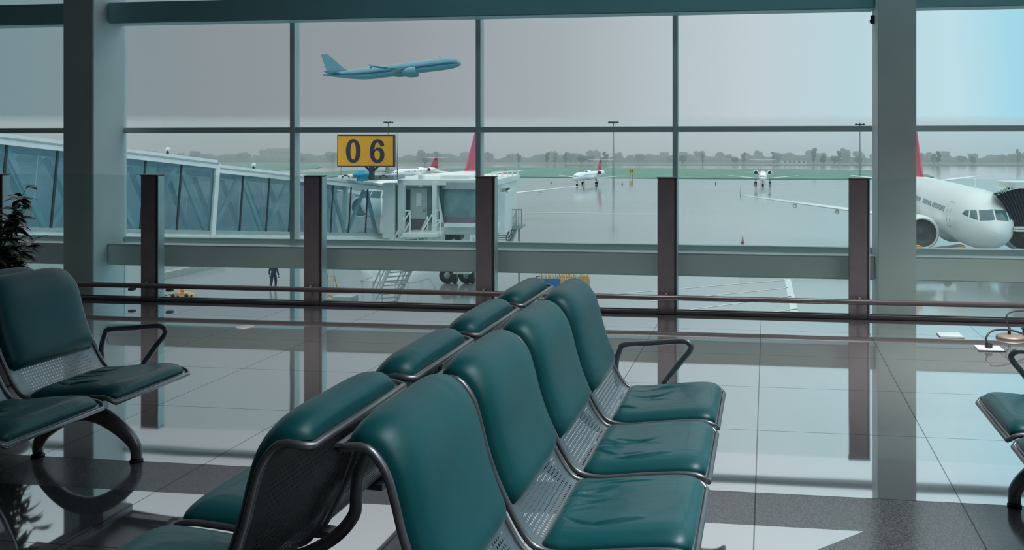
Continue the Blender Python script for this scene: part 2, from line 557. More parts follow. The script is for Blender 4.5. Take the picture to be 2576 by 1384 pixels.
colx = [-15.467, -7.138, 1.191, 9.52]
for i, x in enumerate(colx):
    lab = ['square painted column by the far west end of the hall', 'square painted column beside the potted plant and green seats',
           'square painted column standing in front of the large parked airliner', 'square painted column by the far east end of the hall'][i]
    tag(MB().bbox((x - .174, 8.585, -1.5), (x + .174, 9.04, 4.6), .008).build('column', COLPAINT), lab, 'column', kind='structure')
for i in range(3):
    a, b = colx[i] + .174, colx[i + 1] - .174
    w = ['west of the plant', 'spanning the middle bays', 'east of the airliner column'][i]
    tag(MB().bbox((a, 8.79, 2.888), (b, 9.03, 3.112), .012).build('beam', BEAM_DIM), 'deep painted steel beam under the ceiling, ' + w, 'beam', kind='structure')
    tag(MB().bbox((a, 8.79, .312), (b, 8.955, .529), .01).build('beam', BEAM_LIT), 'painted steel beam low behind the glass barrier, ' + w, 'beam', kind='structure')
    # thin flashing along the top of the low beam
    tag(MB().box((a, 8.795, .530), (b, 8.99, .537)).build('trim_1', PALE_AL), 'pale ledge on the low beam, ' + w, 'trim', kind='structure')

M0, MP = -.913, 2.0475
for k in range(-7, 6):
    x0, x1 = M0 + MP * k, M0 + MP * (k + 1)
    w = bpy.data.objects.new('window_%d' % (k + 8), None); COL.objects.link(w)
    w.location = (x0, 9.04, 0)
    lab = {-4: 'glazed bay behind the potted plant, crossed by the near end of the jet bridge', -3: 'glazed bay beside the plant column, filled by the jet bridge tunnel',
           -2: 'glazed bay framing the climbing airliner and the yellow gate sign', -1: 'glazed bay framing the small jet turned slightly on the apron',
           0: 'glazed bay framing the small jet seen nose-on, beside the airliner column', 1: 'glazed bay framing the nose of the large parked airliner'}
    tag(w, lab.get(k, 'glazed bay of the curtain wall %s' % ('west of the jet bridge bay' if k < 0 else 'east of the airliner bay')), 'window', None if k in lab else 'hall end bays', 'structure')
    MB().bbox((-.026, 0, -1.5), (.026, .13, 4.6), .004).build('mullion', PAINT, w)
    MB().bbox((.026, .01, 1.724), (MP - .026, .12, 1.780), .004).build('transom', PAINT, w)
    MB().bbox((.026, .01, .524), (MP - .026, .12, .588), .004).build('transom', PAINT, w)
    for z0, z1 in ((1.780, 4.58), (.588, 1.724), (-1.5, .524)):
        MB().box((.026, .085, z0), (MP - .026, .095, z1)).build('pane', GLASS_WIN, w)

# small dark device high on the airliner column
t = thing('door_sensor', 'small dark sensor box fixed high on the side of the column', 'sensor', (1.005, 8.85, 2.79))
MB().bbox((-.022, -.02, -.04), (.012, .03, .04), .005).build('housing', DARK, t)
MB().bbox((-.030, -.012, -.03), (-.022, .02, .0), .003).build('lens', BLACK, t)

# glass barrier along the floor edge
bar = thing('glass_barrier', 'low clear glass barrier with dark bronze posts and foot rail at the window', 'barrier', (0, 8.455, 0))
px = [.8365 + 1.7685 * k for k in range(-9, 7)]
for i, x in enumerate(px):
    p = MB().bbox((-.089, 0, 0), (.071, .085, 1.281), .004).build('post', BRONZE, bar, (x, 0, 0))
    MB().box((.072, .006, 0), (.088, .10, 1.28)).build('side_strip', BLACK, p)
    MB().box((.089, .012, .0), (.097, .105, 1.275)).build('edge_strip', PALE_AL, p)
    MB().box((-.095, -.004, 1.281), (.10, .11, 1.290)).build('cap', BRONZE, p)
    MB().tube([(0, 0, .195), (0, -.035, .195), (0, -.055, .178)], .014, 8).build('rail_bracket', BRONZE, p)
    if i < len(px) - 1:
        MB().box((x + .10, .045, .036), (px[i + 1] - .09, .057, 1.286)).build('glass_panel', GLASS_FENCE, bar)
        MB().bbox((x + .073, .0, 0), (px[i + 1] - .091, .09, .034), .003).build('bottom_channel', BRONZE, bar)
        MB().bbox((x + .10, .03, .034), (px[i + 1] - .09, .07, .040), .002).build('glazing_bead', BLACK, bar)
MB().tube([(px[0], -.072, .170), (px[-1], -.072, .170)], .025, 14).build('foot_rail', RAILM, bar)
for dx in (-.22, .20):
    MB().bbox((px[5] + dx - .03, .02, .10), (px[5] + dx + .03, .07, .125), .004).build('glass_clamp', DARK, bar)

# ---------------------------------------------------------------- bench seating
PROF = [(-.797, .881), (-.765, .887), (-.72, .885), (-.678, .835), (-.655, .765), (-.636, .69), (-.605, .60), (-.572, .53), (-.537, .462),
        (-.505, .415), (-.470, .388), (-.39, .376), (-.24, .392), (-.09, .404), (-.03, .398), (-.006, .378)]
PP = spline([(x, 0, z) for x, z in PROF], 5)
ARC = [0.0]
for a_, b_ in zip(PP, PP[1:]):
    ARC.append(ARC[-1] + (b_ - a_).length)
ALEN = ARC[-1]


def prof_at(s):
    """point and front/up normal of the shell profile at arc length s"""
    s = max(0, min(ALEN, s))
    for i in range(len(ARC) - 1):
        if s <= ARC[i + 1] + 1e-9:
            t = (s - ARC[i]) / max(1e-9, ARC[i + 1] - ARC[i])
            p = PP[i].lerp(PP[i + 1], t)
            lo, hi = max(0, i - 1), min(len(PP) - 1, i + 2)
            d = (PP[hi] - PP[lo]).normalized()
            return p, Vector((-d.z, 0, d.x)) * (1 if True else -1)
    return PP[-1], Vector((0, 0, 1))


def arc_near(x, z):
    return min(range(len(PP)), key=lambda i: (PP[i].x - x) ** 2 + (PP[i].z - z) ** 2)


S_BACK0 = ARC[arc_near(-.783, .884)]
S_BACK1 = ARC[arc_near(-.560, .505)]
S_SEAT0 = ARC[arc_near(-.468, .387)]
S_SEAT1 = ALEN - .016
HW = .283


def shell_mesh():
    m = MB()
    ns = 48
    m.grid(lambda a, b: prof_at(a * ALEN)[0] + Vector((0, (b - .5) * 2 * (HW - .006), 0)), ns, 2,
           True, lambda a, b: ((b - .5) * 2 * (HW - .006), a * ALEN))
    return m.mesh('seat_shell', PERF)


def shade_sheet_mesh():
    """added dark pierced sheet carrying the shade of the seat rear"""
    m = MB()
    s1 = ARC[arc_near(-.565, .515)]
    def f(a, b):
        p, n = prof_at(.03 + a * (s1 - .03))
        return p - n * .006 + Vector((0, (b - .5) * 2 * (HW - .008), 0))
    m.grid(f, 40, 2, True, lambda a, b: ((b - .5) * 2 * (HW - .008), .03 + a * (s1 - .03)))
    return m.mesh('back_shade_sheet', PERF_SHADED)


def rim_mesh():
    m = MB()
    side = [prof_at(ALEN * i / 60)[0] for i in range(61)]
    r = .0108
    # one closed hoop: along one edge, across the front, back along the other, across the top
    path = []
    def corner(p, sgn): return Vector((p.x, sgn * HW, p.z))
    L1 = [corner(p, -1) for p in side]
    L2 = [corner(p, 1) for p in side][::-1]
    path = L1[1:-1] + [L1[-1] + Vector((.004, .012, -.002))] + [L2[0] + Vector((.004, -.012, -.002))] + L2[1:-1] + [L2[-1] + Vector((-.004, -.012, 0))] + [L1[0] + Vector((-.004, .012, 0))]
    m.tube(path, r, 8, closed=True)
    return m.mesh('rim', STEEL)


def cushion_mesh(name, s0, s1, T, width, rng, wrinkle=0.0, creases=0, lift=.004, lm=None):
    m = MB()
    NS, NW = (44, 40) if not creases > 3 else (60, 110)
    ridge = []
    for _ in range(creases):
        ridge.append((rng.uniform(-.20, .20), rng.uniform(.08, .55), rng.uniform(.12, .3), rng.uniform(.004, .009), rng.choice((-1, 1, -1)) * rng.uniform(.5, 1), rng.uniform(-.22, .22)))
    def dome(a, b):
        w = abs(2 * b - 1); l = abs(2 * a - 1)
        return max(0.0, 1 - w ** 5) ** .5 * max(0.0, 1 - l ** 10) ** .5
    def rnd(a, b):
        """rounded plan corners"""
        w = (2 * b - 1); l = abs(2 * a - 1)
        k = 1 - .10 * max(0, (l - .72) / .28) ** 2.5
        return w * k
    def top(a, b):
        p, n = prof_at(s0 + (s1 - s0) * a)
        h = lift + T * dome(a, b)
        # sitting hollow and leather creases
        w = 2 * b - 1
        if wrinkle:
            y = w * width / 2
            for (y0, a0, la, sg, am, sl) in ridge:
                aa = (a - a0) / la
                if abs(aa) < 1:
                    yy = y - (y0 + sl * (a - a0) + .01 * math.sin(9 * a + y0 * 30))
                    h += am * wrinkle * math.exp(-(yy / sg) ** 2) * (1 - aa * aa) * dome(a, b)
            h -= wrinkle * 1.1 * math.exp(-((a - .35) / .25) ** 2 - (w / .5) ** 2)
        return p + n * h + Vector((0, rnd(a, b) * width / 2, 0))
    def bot(a, b):
        p, n = prof_at(s0 + (s1 - s0) * a)
        return p + n * .002 + Vector((0, rnd(a, b) * width / 2, 0))
    # non-uniform spacing so that the rounded borders are well sampled
    def ease(t): return .5 - .5 * math.cos(math.pi * t) if False else (t + .18 * math.sin(2 * math.pi * t) * -1 / (2 * math.pi) * 3.2)
    m.grid(lambda a, b: top(ease(a), ease(b)), NS, NW)
    m.grid(lambda a, b: bot(ease(a), ease(b)), NS, NW)
    # close the border
    bm = bmesh.new()
    vs = [bm.verts.new(p) for p in m.v]
    for f in m.f: bm.faces.new([vs[i] for i in f])
    n = (NS + 1) * (NW + 1)
    bord = [j for j in range(NW + 1)] + [i * (NW + 1) + NW for i in range(1, NS + 1)] + [NS * (NW + 1) + j for j in range(NW - 1, -1, -1)] + [i * (NW + 1) for i in range(NS - 1, 0, -1)]
    for i in range(len(bord)):
        a, b = bord[i], bord[(i + 1) % len(bord)]
        bm.faces.new([vs[a], vs[b], vs[n + b], vs[n + a]])
    bmesh.ops.recalc_face_normals(bm, faces=bm.faces[:])
    for f in bm.faces: f.smooth = True
    me = bpy.data.meshes.new(name); bm.to_mesh(me); bm.free()
    me.materials.append(lm or LEATHER)
    return me


RNG = random.Random(7)
SHELL, RIM, SHADE_SHEET = shell_mesh(), rim_mesh(), shade_sheet_mesh()
BACKS = [cushion_mesh('back_cushion', S_BACK0, S_BACK1, .056, .545, RNG, .0022, 2) for _ in range(2)]
SEATS = [cushion_mesh('seat_cushion', S_SEAT0, S_SEAT1, .046, .545, RNG, .0105, 9, lm=LEATHERS) for _ in range(4)]
ARMP = spline([(-.535, 0, .385), (-.545, 0, .44), (-.545, 0, .50), (-.525, 0, .565), (-.50, 0, .592), (-.36, 0, .604), (-.215, 0, .618), (-.175, 0, .605), (-.17, 0, .575), (-.23, 0, .50), (-.305, 0, .40)], 5)
ARM = MB().tube(ARMP, .0145, 10, ry=.8).mesh('armrest', STEEL)


def leg_mesh():
    m = MB()
    arch = [(-.650, 0, .020, .027), (-.648, 0, .060, .029), (-.618, 0, .115, .034), (-.555, 0, .172, .040), (-.470, 0, .220, .045), (-.375, 0, .238, .047),
            (-.290, 0, .222, .045), (-.212, 0, .180, .041), (-.146, 0, .128, .036), (-.106, 0, .078, .031), (-.099, 0, .040, .029), (-.099, 0, .018, .029)]
    path = spline([p[:3] for p in arch], 4)
    rr = []
    for a_, b_ in zip(arch, arch[1:]):
        rr += [a_[3] + (b_[3] - a_[3]) * k / 4 for k in range(4)]
    rr.append(arch[-1][3])
    m.tube(path, rr, 12, ry=.72)
    m.bbox((-.40, -.03, .25), (-.27, .03, .345), .01)
    return m.mesh('leg', STEEL)


LEG = leg_mesh()
GLIDE = MB().lathe([(.001, 0), (.030, 0), (.032, .006), (.028, .014), (.016, .018), (.014, .03)], n=16).mesh('foot_glide', BLACK)
BRACK = MB().tube(spline([(-.40, 0, .33), (-.47, 0, .345), (-.565, 0, .40), (-.625, 0, .47), (-.632, 0, .53), (-.640, 0, .60), (-.675, 0, .68), (-.690, 0, .735)], 5), .020, 10, ry=.55).mesh('back_bracket', STEEL)
UNDER = MB().bar((-.50, 0, .362), (-.06, 0, .382), .05, .022).mesh('seat_bearer', STEEL)


def inst(name, me, parent, loc=(0, 0, 0)):
    o = bpy.data.objects.new(name, me); COL.objects.link(o)
    o.parent = parent; o.location = loc
    return o


def bench(label, x0, y_far, n, facing, legs, arm_far=True, seed=0, group=None):
    """beam-mounted bench; the seats run towards the camera from y_far. facing +1 = east, -1 = west"""
    rz = 0 if facing > 0 else math.pi
    t = thing('tandem_bench', label, 'bench', (x0, y_far, 0), rz, group)
    sg = -1 if facing > 0 else 1
    rng = random.Random(seed)
    pitch = .626
    for k in range(n):
        y = sg * (pitch * k)
        s = inst('seat_shell', SHELL, t, (0, y, 0))
        inst('back_cushion', BACKS[rng.randrange(2)], s); inst('seat_cushion', SEATS[(k + seed) % 4], s)
        inst('rim', RIM, s); inst('back_shade_sheet', SHADE_SHEET, s)
        inst('seat_bearer', UNDER, s, (0, -.2, 0)); inst('seat_bearer', UNDER, s, (0, .2, 0))
        if k < n - 1: inst('back_bracket', BRACK, t, (0, y + sg * pitch / 2, 0))
    for k in legs:
        l = inst('leg', LEG, t, (0, sg * pitch * k, 0))
        inst('foot_glide', GLIDE, l, (-.099, 0, 0)); inst('foot_glide', GLIDE, l, (-.650, 0, 0))
    MB().bbox((-.372, min(0, sg * pitch * (n - 1)) - .24, .312), (-.298, max(0, sg * pitch * (n - 1)) + .24, .356), .006).build('beam', STEEL, t)
    if arm_far:
        inst('armrest', ARM, t, (0, -sg * .318, 0))
    return t


Y1 = 4.178
bench('beam bench of four teal leather seats facing east, its backs nearest the lens', -.207, Y1, 4, 1, (0, 3), seed=0)
bench('beam bench of teal seats facing west, back to back with the nearest bench', -1.872, Y1, 4, -1, (0, 3), arm_far=False, seed=1)
bench('dark teal beam bench beside the plant, facing east with its arched leg in view', -3.05, Y1, 3, 1, (0, 2), seed=2)
bench('teal bench behind the one with the arched leg, only the top of a back showing', -4.70, Y1, 3, -1, (0, 2), arm_far=False, seed=3)
bench('beam bench cut by the picture edge, facing west near the floor cables', .985, Y1, 3, -1, (0, 2), seed=1)
# ---------------------------------------------------------------- small things on the hall floor
t = thing('potted_plant', 'tall dark leafy potted plant at the window beside the column', 'plant', (-5.13, 5.35, 0))
MB().lathe([(.001, 0), (.17, 0), (.19, .03), (.235, .40), (.25, .42), (.25, .45), (.225, .45), (.215, .40), (.001, .40)], n=28).build('planter', POTM, t)
MB().lathe([(.001, .395), (.21, .40), (.001, .425)], n=20).build('soil', mat('potting_soil', (.03, .022, .016), .95, bump=.5), t)
rng = random.Random(12)
stem = MB(); leaf = MB()


def add_leaf(base, d, ln, wd):
    d = d.normalized()
    up = Vector((0, 0, 1)); s = d.cross(up)
    s = s.normalized() if s.length > .01 else Vector((1, 0, 0))
    s = (s + Vector((0, 0, rng.uniform(-.5, .5)))).normalized()
    nrm = s.cross(d).normalized()
    def f(a, b):
        w = wd * math.sin(math.pi * min(1, a * .97 + .015)) ** .75 * (1 - .25 * a)
        q = (b - .5) * 2
        droop = -.35 * ln * a * a
        return base + d * ln * a + s * w * q + nrm * (abs(q) * w * .35) + Vector((0, 0, droop))
    leaf.grid(f, 6, 2)


for i in range(46):
    a = rng.uniform(0, 2 * math.pi); h = rng.uniform(.62, 1.26)
    r = rng.uniform(.16, .36) * (1.0 if h < 1.15 else .75)
    tip = Vector((r * math.cos(a), r * math.sin(a), h + .04))
    pth = spline([(.02 * math.cos(a), .02 * math.sin(a), .41), (.3 * r * math.cos(a), .3 * r * math.sin(a), .41 + (h - .41) * .6), tip], 5)
    stem.tube(pth, [.009 - .0078 * k / (len(pth) - 1) for k in range(len(pth))], 6)
    for k in range(6):
        b = rng.uniform(0, 2 * math.pi)
        add_leaf(pth[-1 - k % 2], Vector((math.cos(b), math.sin(b), rng.uniform(.1, .9))), rng.uniform(.08, .125), rng.uniform(.016, .024))
    for k in range(26):
        u = rng.uniform(.35, 1.0) ** .6
        q = pth[min(len(pth) - 1, int(u * (len(pth) - 1)))]
        b = rng.uniform(0, 2 * math.pi)
        dv = Vector((math.cos(b), math.sin(b), rng.uniform(-.5, .65))) + Vector((math.cos(a), math.sin(a), .1)) * .5
        add_leaf(q, dv, rng.uniform(.075, .13), rng.uniform(.016, .026))
stem.build('stem', STEMM, t)
leaf.build('foliage', LEAFM, t)

# floor outlets and cables at the east side
t = thing('floor_outlet', 'white square floor outlet plate with a black plug and cables', 'outlet', (1.72, 7.36, 0))
MB().bbox((-.095, -.085, .0), (.095, .085, .012), .003).build('cover_plate', mat('outlet_plate_grey', (.42, .47, .49), .45), t)
MB().bbox((-.102, -.095, .0), (.102, -.086, .008), .002).build('frame_lip', BLACK, t)
MB().bbox((-.03, -.03, .012), (.02, .02, .05), .006).build('plug', BLACK, t)
t = thing('floor_box', 'round brown metal floor box lid with a cable rising from it', 'floor box', (1.995, 7.80, 0))
MB().lathe([(.001, .03), (.09, .026), (.115, .018), (.118, .0), (.001, 0)], n=28).build('lid', mat('brown_cover_metal', (.20, .16, .14), .5, .4), t)
MB().lathe([(.001, .09), (.012, .085), (.014, .028), (.001, .026)], c=(-.01, .01, 0), n=12).build('cable_gland', BLACK, t)
CAB = mat('black_cable', (.02, .018, .018), .5)
tag(MB().tube(spline([(1.70, 7.34, .05), (1.70, 7.35, .10), (1.76, 7.39, .14), (1.92, 7.46, .13), (2.15, 7.5, .05), (2.45, 7.5, .012), (2.9, 7.45, .012)], 8), .008, 8).build('power_cable', CAB),
    'black cable running east from the white floor outlet plate', 'cable')
tag(MB().tube(spline([(1.985, 7.81, .085), (1.965, 7.83, .14), (1.985, 7.85, .19), (2.07, 7.87, .215), (2.22, 7.88, .20), (2.45, 7.88, .10), (2.8, 7.9, .012)], 8), .007, 8).build('power_cable', CAB),
    'thin black cable rising in an arc from the round floor box', 'cable')
coil = []
for i in range(49):
    a = 2 * math.pi * i / 16
    q_ = 1 + .16 * math.sin(i * .83) - .004 * i
    coil.append((2.26 + .125 * q_ * math.cos(a) + .012 * math.sin(i * .31), 7.98 + .11 * q_ * math.sin(a), .010 + .0030 * i / 4 + .004 * math.sin(i * .5)))
tag(MB().tube(coil, .008, 8).build('coiled_cable', CAB), 'coil of black cable on the floor near the round floor box', 'cable')
t = thing('floor_access_lid', 'flat pale access lid set on the floor by the window', 'lid', (1.515, 7.83, 0))
MB().bbox((-.095, -.09, 0), (.095, .09, .012), .003).build('plate', mat('lid_grey', (.36, .43, .46), .4), t)
MB().bbox((-.10, -.10, 0), (.10, -.091, .006), .002).build('hinge_strip', GREYM, t)
tag(MB().lathe([(.001, .005), (.06, .0045), (.078, .003), (.08, 0), (.001, 0)], c=(-4.53, 7.385, 0), n=28).build('drain_cap', mat('dull_steel_cap', (.3, .31, .31), .4, .5)),
    'small round metal cap lying on the pale floor tiles', 'cap')

# ---------------------------------------------------------------- airfield ground
def ground_poly(name, pts, m, z, label, cat, kind='structure'):
    g = [cz(u, v, z) for u, v in pts]
    return tag(MB().add(g, [tuple(range(len(g)))]).build(name, m), label, cat, kind=kind)


g0 = MB()
cs = [cxz(-420, 14, GZ), cxz(420, 14, GZ), cxz(420, 470, GZ), cxz(-420, 470, GZ)]
g0.add(cs, [(0, 1, 2, 3)])
tag(g0.build('ground', WETM), 'wet concrete apron and runway reflecting the sky', 'apron', kind='structure')
ff = [cxz(-420, 395, GZ + .05), cxz(420, 395, GZ + .05), cxz(420, 470, GZ + .05), cxz(-420, 470, GZ + .05)]
tag(MB().add(ff, [(0, 1, 2, 3)]).build('field', HAZEFIELD), 'dull green field beyond the runway', 'field', kind='structure')


def grass(name, pts, label):
    g = [cz(u, v, GZ + .02) for u, v in pts]
    n = len(g)
    up = [p + Vector((0, 0, .10)) for p in g]
    m = MB().add(g + up, [tuple(range(n, 2 * n))] + [(i, (i + 1) % n, n + (i + 1) % n, n + i) for i in range(n)])
    return tag(m.build(name, GRASSM), label, 'grass', kind='stuff')


def smooth_poly(pts, n=4):
    P = [Vector((a, b, 0)) for a, b in pts]
    out = []
    k = len(P)
    for i in range(k):
        a, b, c, d = P[i - 1], P[i], P[(i + 1) % k], P[(i + 2) % k]
        for j in range(n):
            t = j / n
            q = .5 * ((2 * b) + (c - a) * t + (2 * a - 5 * b + 4 * c - d) * t * t + (3 * b - a - 3 * c + d) * t ** 3)
            out.append((q.x, q.y))
    return out


grass('grass', [(905, 442), (1010, 431), (1100, 425.5), (1220, 421.5), (1500, 422.5), (1700, 424), (2000, 426.5), (2200, 430), (2330, 439), (2350, 446), (2290, 450), (2100, 451),
                (1900, 450.5), (1650, 449), (1400, 446.5), (1215, 445), (1050, 444)], 'long strip of wet green grass beside the runway behind the small jets')
grass('grass', [(330, 419), (500, 415.5), (700, 415.5), (800, 417), (812, 420.5), (795, 424), (700, 428.5), (500, 436), (330, 440)], 'grass patch beyond the jet bridge roof, rounded at its end')
grass('grass', [(600, 452), (760, 436), (860, 431), (980, 427), (1000, 428.5), (900, 438), (800, 450), (700, 462)], 'narrow grass verge behind the yellow gate sign')
# dark runway edge line
tag(MB().add([cz(u, v, GZ + .03) for u, v in [(-200, 413.3), (1200, 414.3), (2800, 417.2), (2800, 418.4), (1200, 415.4), (-200, 414.2)]], [(0, 1, 2, 3, 4, 5)]).build('road_marking', mat('dark_asphalt_edge', (.05, .06, .06), .8)),
    'dark edge line along the far runway', 'marking', kind='structure')


def pline(name, p, q, w0, label):
    a, b = cz(*p, GZ + .012), cz(*q, GZ + .012)
    d = (b - a).normalized(); s = Vector((-d.y, d.x, 0)) * w0 / 2
    return tag(MB().add([a - s, b - s, b + s, a + s], [(0, 1, 2, 3)]).build(name, PAINTLINE), label, 'marking', kind='structure')


pline('ground_marking', (1480, 745), (1982, 704), .14, 'thin white apron line, farthest of the slanting four')
pline('ground_marking', (1640, 758), (1982, 724), .14, 'thin white apron line, second of the slanting four')
pline('ground_marking', (1720, 781), (1990, 745), .14, 'thin white apron line, third of the slanting four')
pline('ground_marking', (1940, 785), (2010, 777), .14, 'short white apron line by the thick cross line')
pline('ground_marking', (1981, 702), (1998, 784), .40, 'thick white apron line crossing the thin ones')
pline('ground_marking', (1100, 533), (1700, 538), .5, 'faint white taxi line on the wet apron')

# airfield signs
ARIAL = None


def text_mesh(body, size, depth, m, name, parent, loc, rot):
    c = bpy.data.curves.new(name, 'FONT'); c.body = body; c.size = size; c.extrude = depth
    c.align_x = 'CENTER'; c.align_y = 'CENTER'; c.offset = size * .012
    o = bpy.data.objects.new('tmp', c); COL.objects.link(o)
    me = bpy.data.meshes.new_from_object(o.evaluated_get(bpy.context.evaluated_depsgraph_get()))
    bpy.data.objects.remove(o)
    me.materials.clear(); me.materials.append(m)
    r = bpy.data.objects.new(name, me); COL.objects.link(r)
    r.parent = parent; r.location = loc; r.rotation_euler = rot
    return r


SIGNM = mat('field_sign_yellow', (.75, .42, .06), .6)
for (u, v0, v1, txt, lab) in ((1272, 435, 423, '22', 'small yellow field sign with 22 in the grass near the glass stair'), (1588, 440, 426, '23', 'small yellow field sign with 23 in the middle of the grass'),
                              (1918, 438, 429, '24', 'small yellow field sign in the grass behind the head-on jet'), (974, 434, 421, '21', 'small yellow field sign beside the large yellow gate sign')):
    p = cz(u, 446 if txt != '21' else 437, GZ + .1)
    Z = 246 if txt != '21' else 270
    s = Z / FPX
    t = thing('field_sign', lab, 'sign', p, YAW)
    hgt = (v0 - v1) * s * 1.0
    MB().bbox((-.55, -.08, .9), (.55, .08, .9 + hgt), .02).build('sign_face', SIGNM, t)
    for dx in (-.4, .4):
        MB().tube([(dx, 0, 0), (dx, 0, .9)], .05, 6).build('post', DARK, t)
    if txt != '24': text_mesh(txt, .95, .01, NAVY, 'numeral', t, (0, -.09, .9 + hgt / 2), (math.pi / 2, 0, 0))

# traffic cones
def cone(p, h, label, grp=None, m=None):
    t = thing('traffic_cone', label, 'cone', p, 0, grp)
    MB().bbox((-.28 * h, -.28 * h, 0), (.28 * h, .28 * h, .06 * h), .01 * h).build('base', DARK, t)
    MB().lathe([(.20 * h, .06 * h), (.06 * h, .95 * h), (.03 * h, h), (.001, h)], n=14).build('body', m or mat('cone_red', (.42, .20, .18), .6), t)
    MB().lathe([(.152 * h, .36 * h), (.112 * h, .60 * h), (.10 * h, .60 * h), (.14 * h, .36 * h)], n=14).build('band', PLASTICW, t)
    return t


cone(cz(1868, 611, GZ), .62, 'red and white cone alone on the apron in front of the jets')
for (u, v, lab) in ((1386, 461, 'small cone off the wing tip of the turned jet'), (1504, 458, 'small cone behind the turned jet tail'), (1565, 464, 'small cone on the apron below the field sign 23'), (1800, 463, 'small cone between the two small jets')):
    cone(cz(u, v, GZ), .62, lab, None, DARK)

# light masts
for (u, vb, vt, lab) in ((977, 438, 306, 'tall light mast rising behind the yellow gate sign'), (1543, 447, 306, 'tall light mast behind the turned small jet'), (2163, 444, 311, 'tall light mast beside the column, east of the head-on jet')):
    b = cz(u, vb, GZ)
    Z = 9 * FPX / (vb - PY); s = Z / FPX; h = (vb - vt) * s
    t = thing('light_mast', lab, 'mast', b, YAW)
    MB().lathe([(.32, 0), (.26, h * .3), (.16, h * .98), (.05, h * 1.0), (.04, h + 1.0), (.001, h + 1.0)], n=12).build('pole', GREYM, t)
    MB().lathe([(.9, h - .35), (1.0, h - .25), (.9, h - .12), (.16, h - .1)], n=16).build('lamp_ring', DARK, t)
    for k in range(6):
        a = 2 * math.pi * k / 6 + .3
        q = Vector((1.05 * math.cos(a), 1.05 * math.sin(a), h - .15))
        MB().bar(q, q + Vector((.35 * math.cos(a), .35 * math.sin(a), -.18)), .45, .38).build('floodlight', DARK, t)

# far buildings
t = thing('terminal_shed', 'long low white building among the hazy trees', 'building', cxz((1998 - PX) / FPX * 402, 402, GZ), YAW)
MB().box((-5.4, 0, 0), (5.4, 6, 1.95)).build('walls', BUILDW, t)
MB().box((-5.6, -.2, 1.95), (5.6, 6.2, 2.25)).build('roof', BUILDG, t)
for k in range(5):
    MB().box((-4.4 + k * 2.05, -.06, .9), (-3.5 + k * 2.05, .02, 1.5)).build('window', DARK, t)
t = thing('far_block', 'grey flat-roofed block fading in the fog above the jet bridge', 'building', cxz((690 - PX) / FPX * 455, 455, GZ), YAW)
MB().box((-7.6, 0, 0), (7.6, 8, 6.3)).build('walls', BUILDG, t)
MB().box((-4.2, .5, 6.3), (7.4, 7.5, 6.9)).build('roof', BUILDG, t)
for k in range(9):
    MB().box((-6.8 + k * 1.6, -.05, 4.4), (-5.9 + k * 1.6, .02, 5.5)).build('window', DARK, t)

# trees
def crown_mesh(seed, tall):
    r_ = random.Random(seed); m = MB()
    for k in range(16 if not tall else 12):
        if tall: c = Vector((r_.uniform(-.42, .42), r_.uniform(-.4, .4), 1.1 + k * .24 + r_.uniform(-.15, .15)))
        else:
            a = r_.uniform(0, 6.28); q = r_.uniform(.2, 1.35)
            c = Vector((q * math.cos(a), q * .7 * math.sin(a), 1.35 + r_.uniform(-.5, 1.15) * (1 - .35 * q)))
        rr = r_.uniform(.30, .62) if not tall else r_.uniform(.26, .46)
        bm = bmesh.new(); bmesh.ops.create_icosphere(bm, subdivisions=3, radius=rr)
        ph = r_.uniform(0, 9)
        for v in bm.verts:
            d = v.co.normalized()
            v.co *= 1 + .22 * math.sin(7 * d.x + ph) * math.sin(6 * d.y + 2 * ph) + .16 * math.sin(11 * d.z + 5 * d.x + ph) + r_.uniform(-.16, .16)
        bm.verts.index_update()
        m.add([c + v.co for v in bm.verts], [[v.index for v in f.verts] for f in bm.faces], True)
        bm.free()
    return m.mesh('crown', TREEM)


CROWNS = [crown_mesh(3 + i, False) for i in range(4)] + [crown_mesh(20 + i, True) for i in range(2)]
TRUNK = MB().lathe([(.16, 0), (.11, 1.2), (.07, 2.2), (.001, 2.3)], n=8).mesh('trunk', TRUNKM)
r_ = random.Random(5)
tl = ['hazy grey-green tree of the far line beyond the runway', 'slim upright tree standing in front of the hazy tree line']
spots = []
for u in range(-60, 2640, 38):
    spots.append((u + r_.uniform(-22, 22), r_.uniform(432, 462), r_.uniform(1.45, 2.4), 0))
for u in (840, 1070, 1100, 1308, 1376, 1392, 1420, 1465, 1480, 1517, 1526, 1720, 1768, 1850, 1868, 1948, 2048, 2072, 2102, 2112, 2160, 2345, 2362, 2448, 2560):
    spots.append((u + r_.uniform(-4, 4), r_.uniform(400, 420), r_.uniform(1.15, 1.75), 1))
for (u, Z, s, k) in spots:
    ci = r_.randrange(4) if k == 0 or r_.random() < .4 else 4 + r_.randrange(2)
    t = thing('tree', tl[k], 'tree', cxz((u - PX) / FPX * Z, Z, GZ), r_.uniform(0, 6), ['far tree line beyond the runway', 'single trees in front of the tree line'][k])
    t.scale = (s * r_.uniform(.9, 1.35), s, s * r_.uniform(.85, 1.1))
    inst('crown', CROWNS[ci], t); inst('trunk', TRUNK, t)
# continuous scrub under the trees
hb = MB()
def hedge(a, b):
    xc = -400 + 800 * a
    h = 3.3 + .9 * math.sin(xc * .11) + .6 * math.sin(xc * .37 + 1) + .4 * math.sin(xc * .9)
    Z = 446
    prof = [(-3.0, 0), (-2.4, .55), (-1.2, .9), (0, 1), (1.5, .8), (3, 0)]
    i = min(4, int(b * 5)); f = b * 5 - i
    o = prof[i][0] + (prof[i + 1][0] - prof[i][0]) * f; k = prof[i][1] + (prof[i + 1][1] - prof[i][1]) * f
    return cxz(xc, Z + o, GZ + h * k)
hb.grid(hedge, 400, 5)
tag(hb.build('undergrowth', TREEM), 'low band of scrub under the far trees', 'undergrowth', kind='stuff')
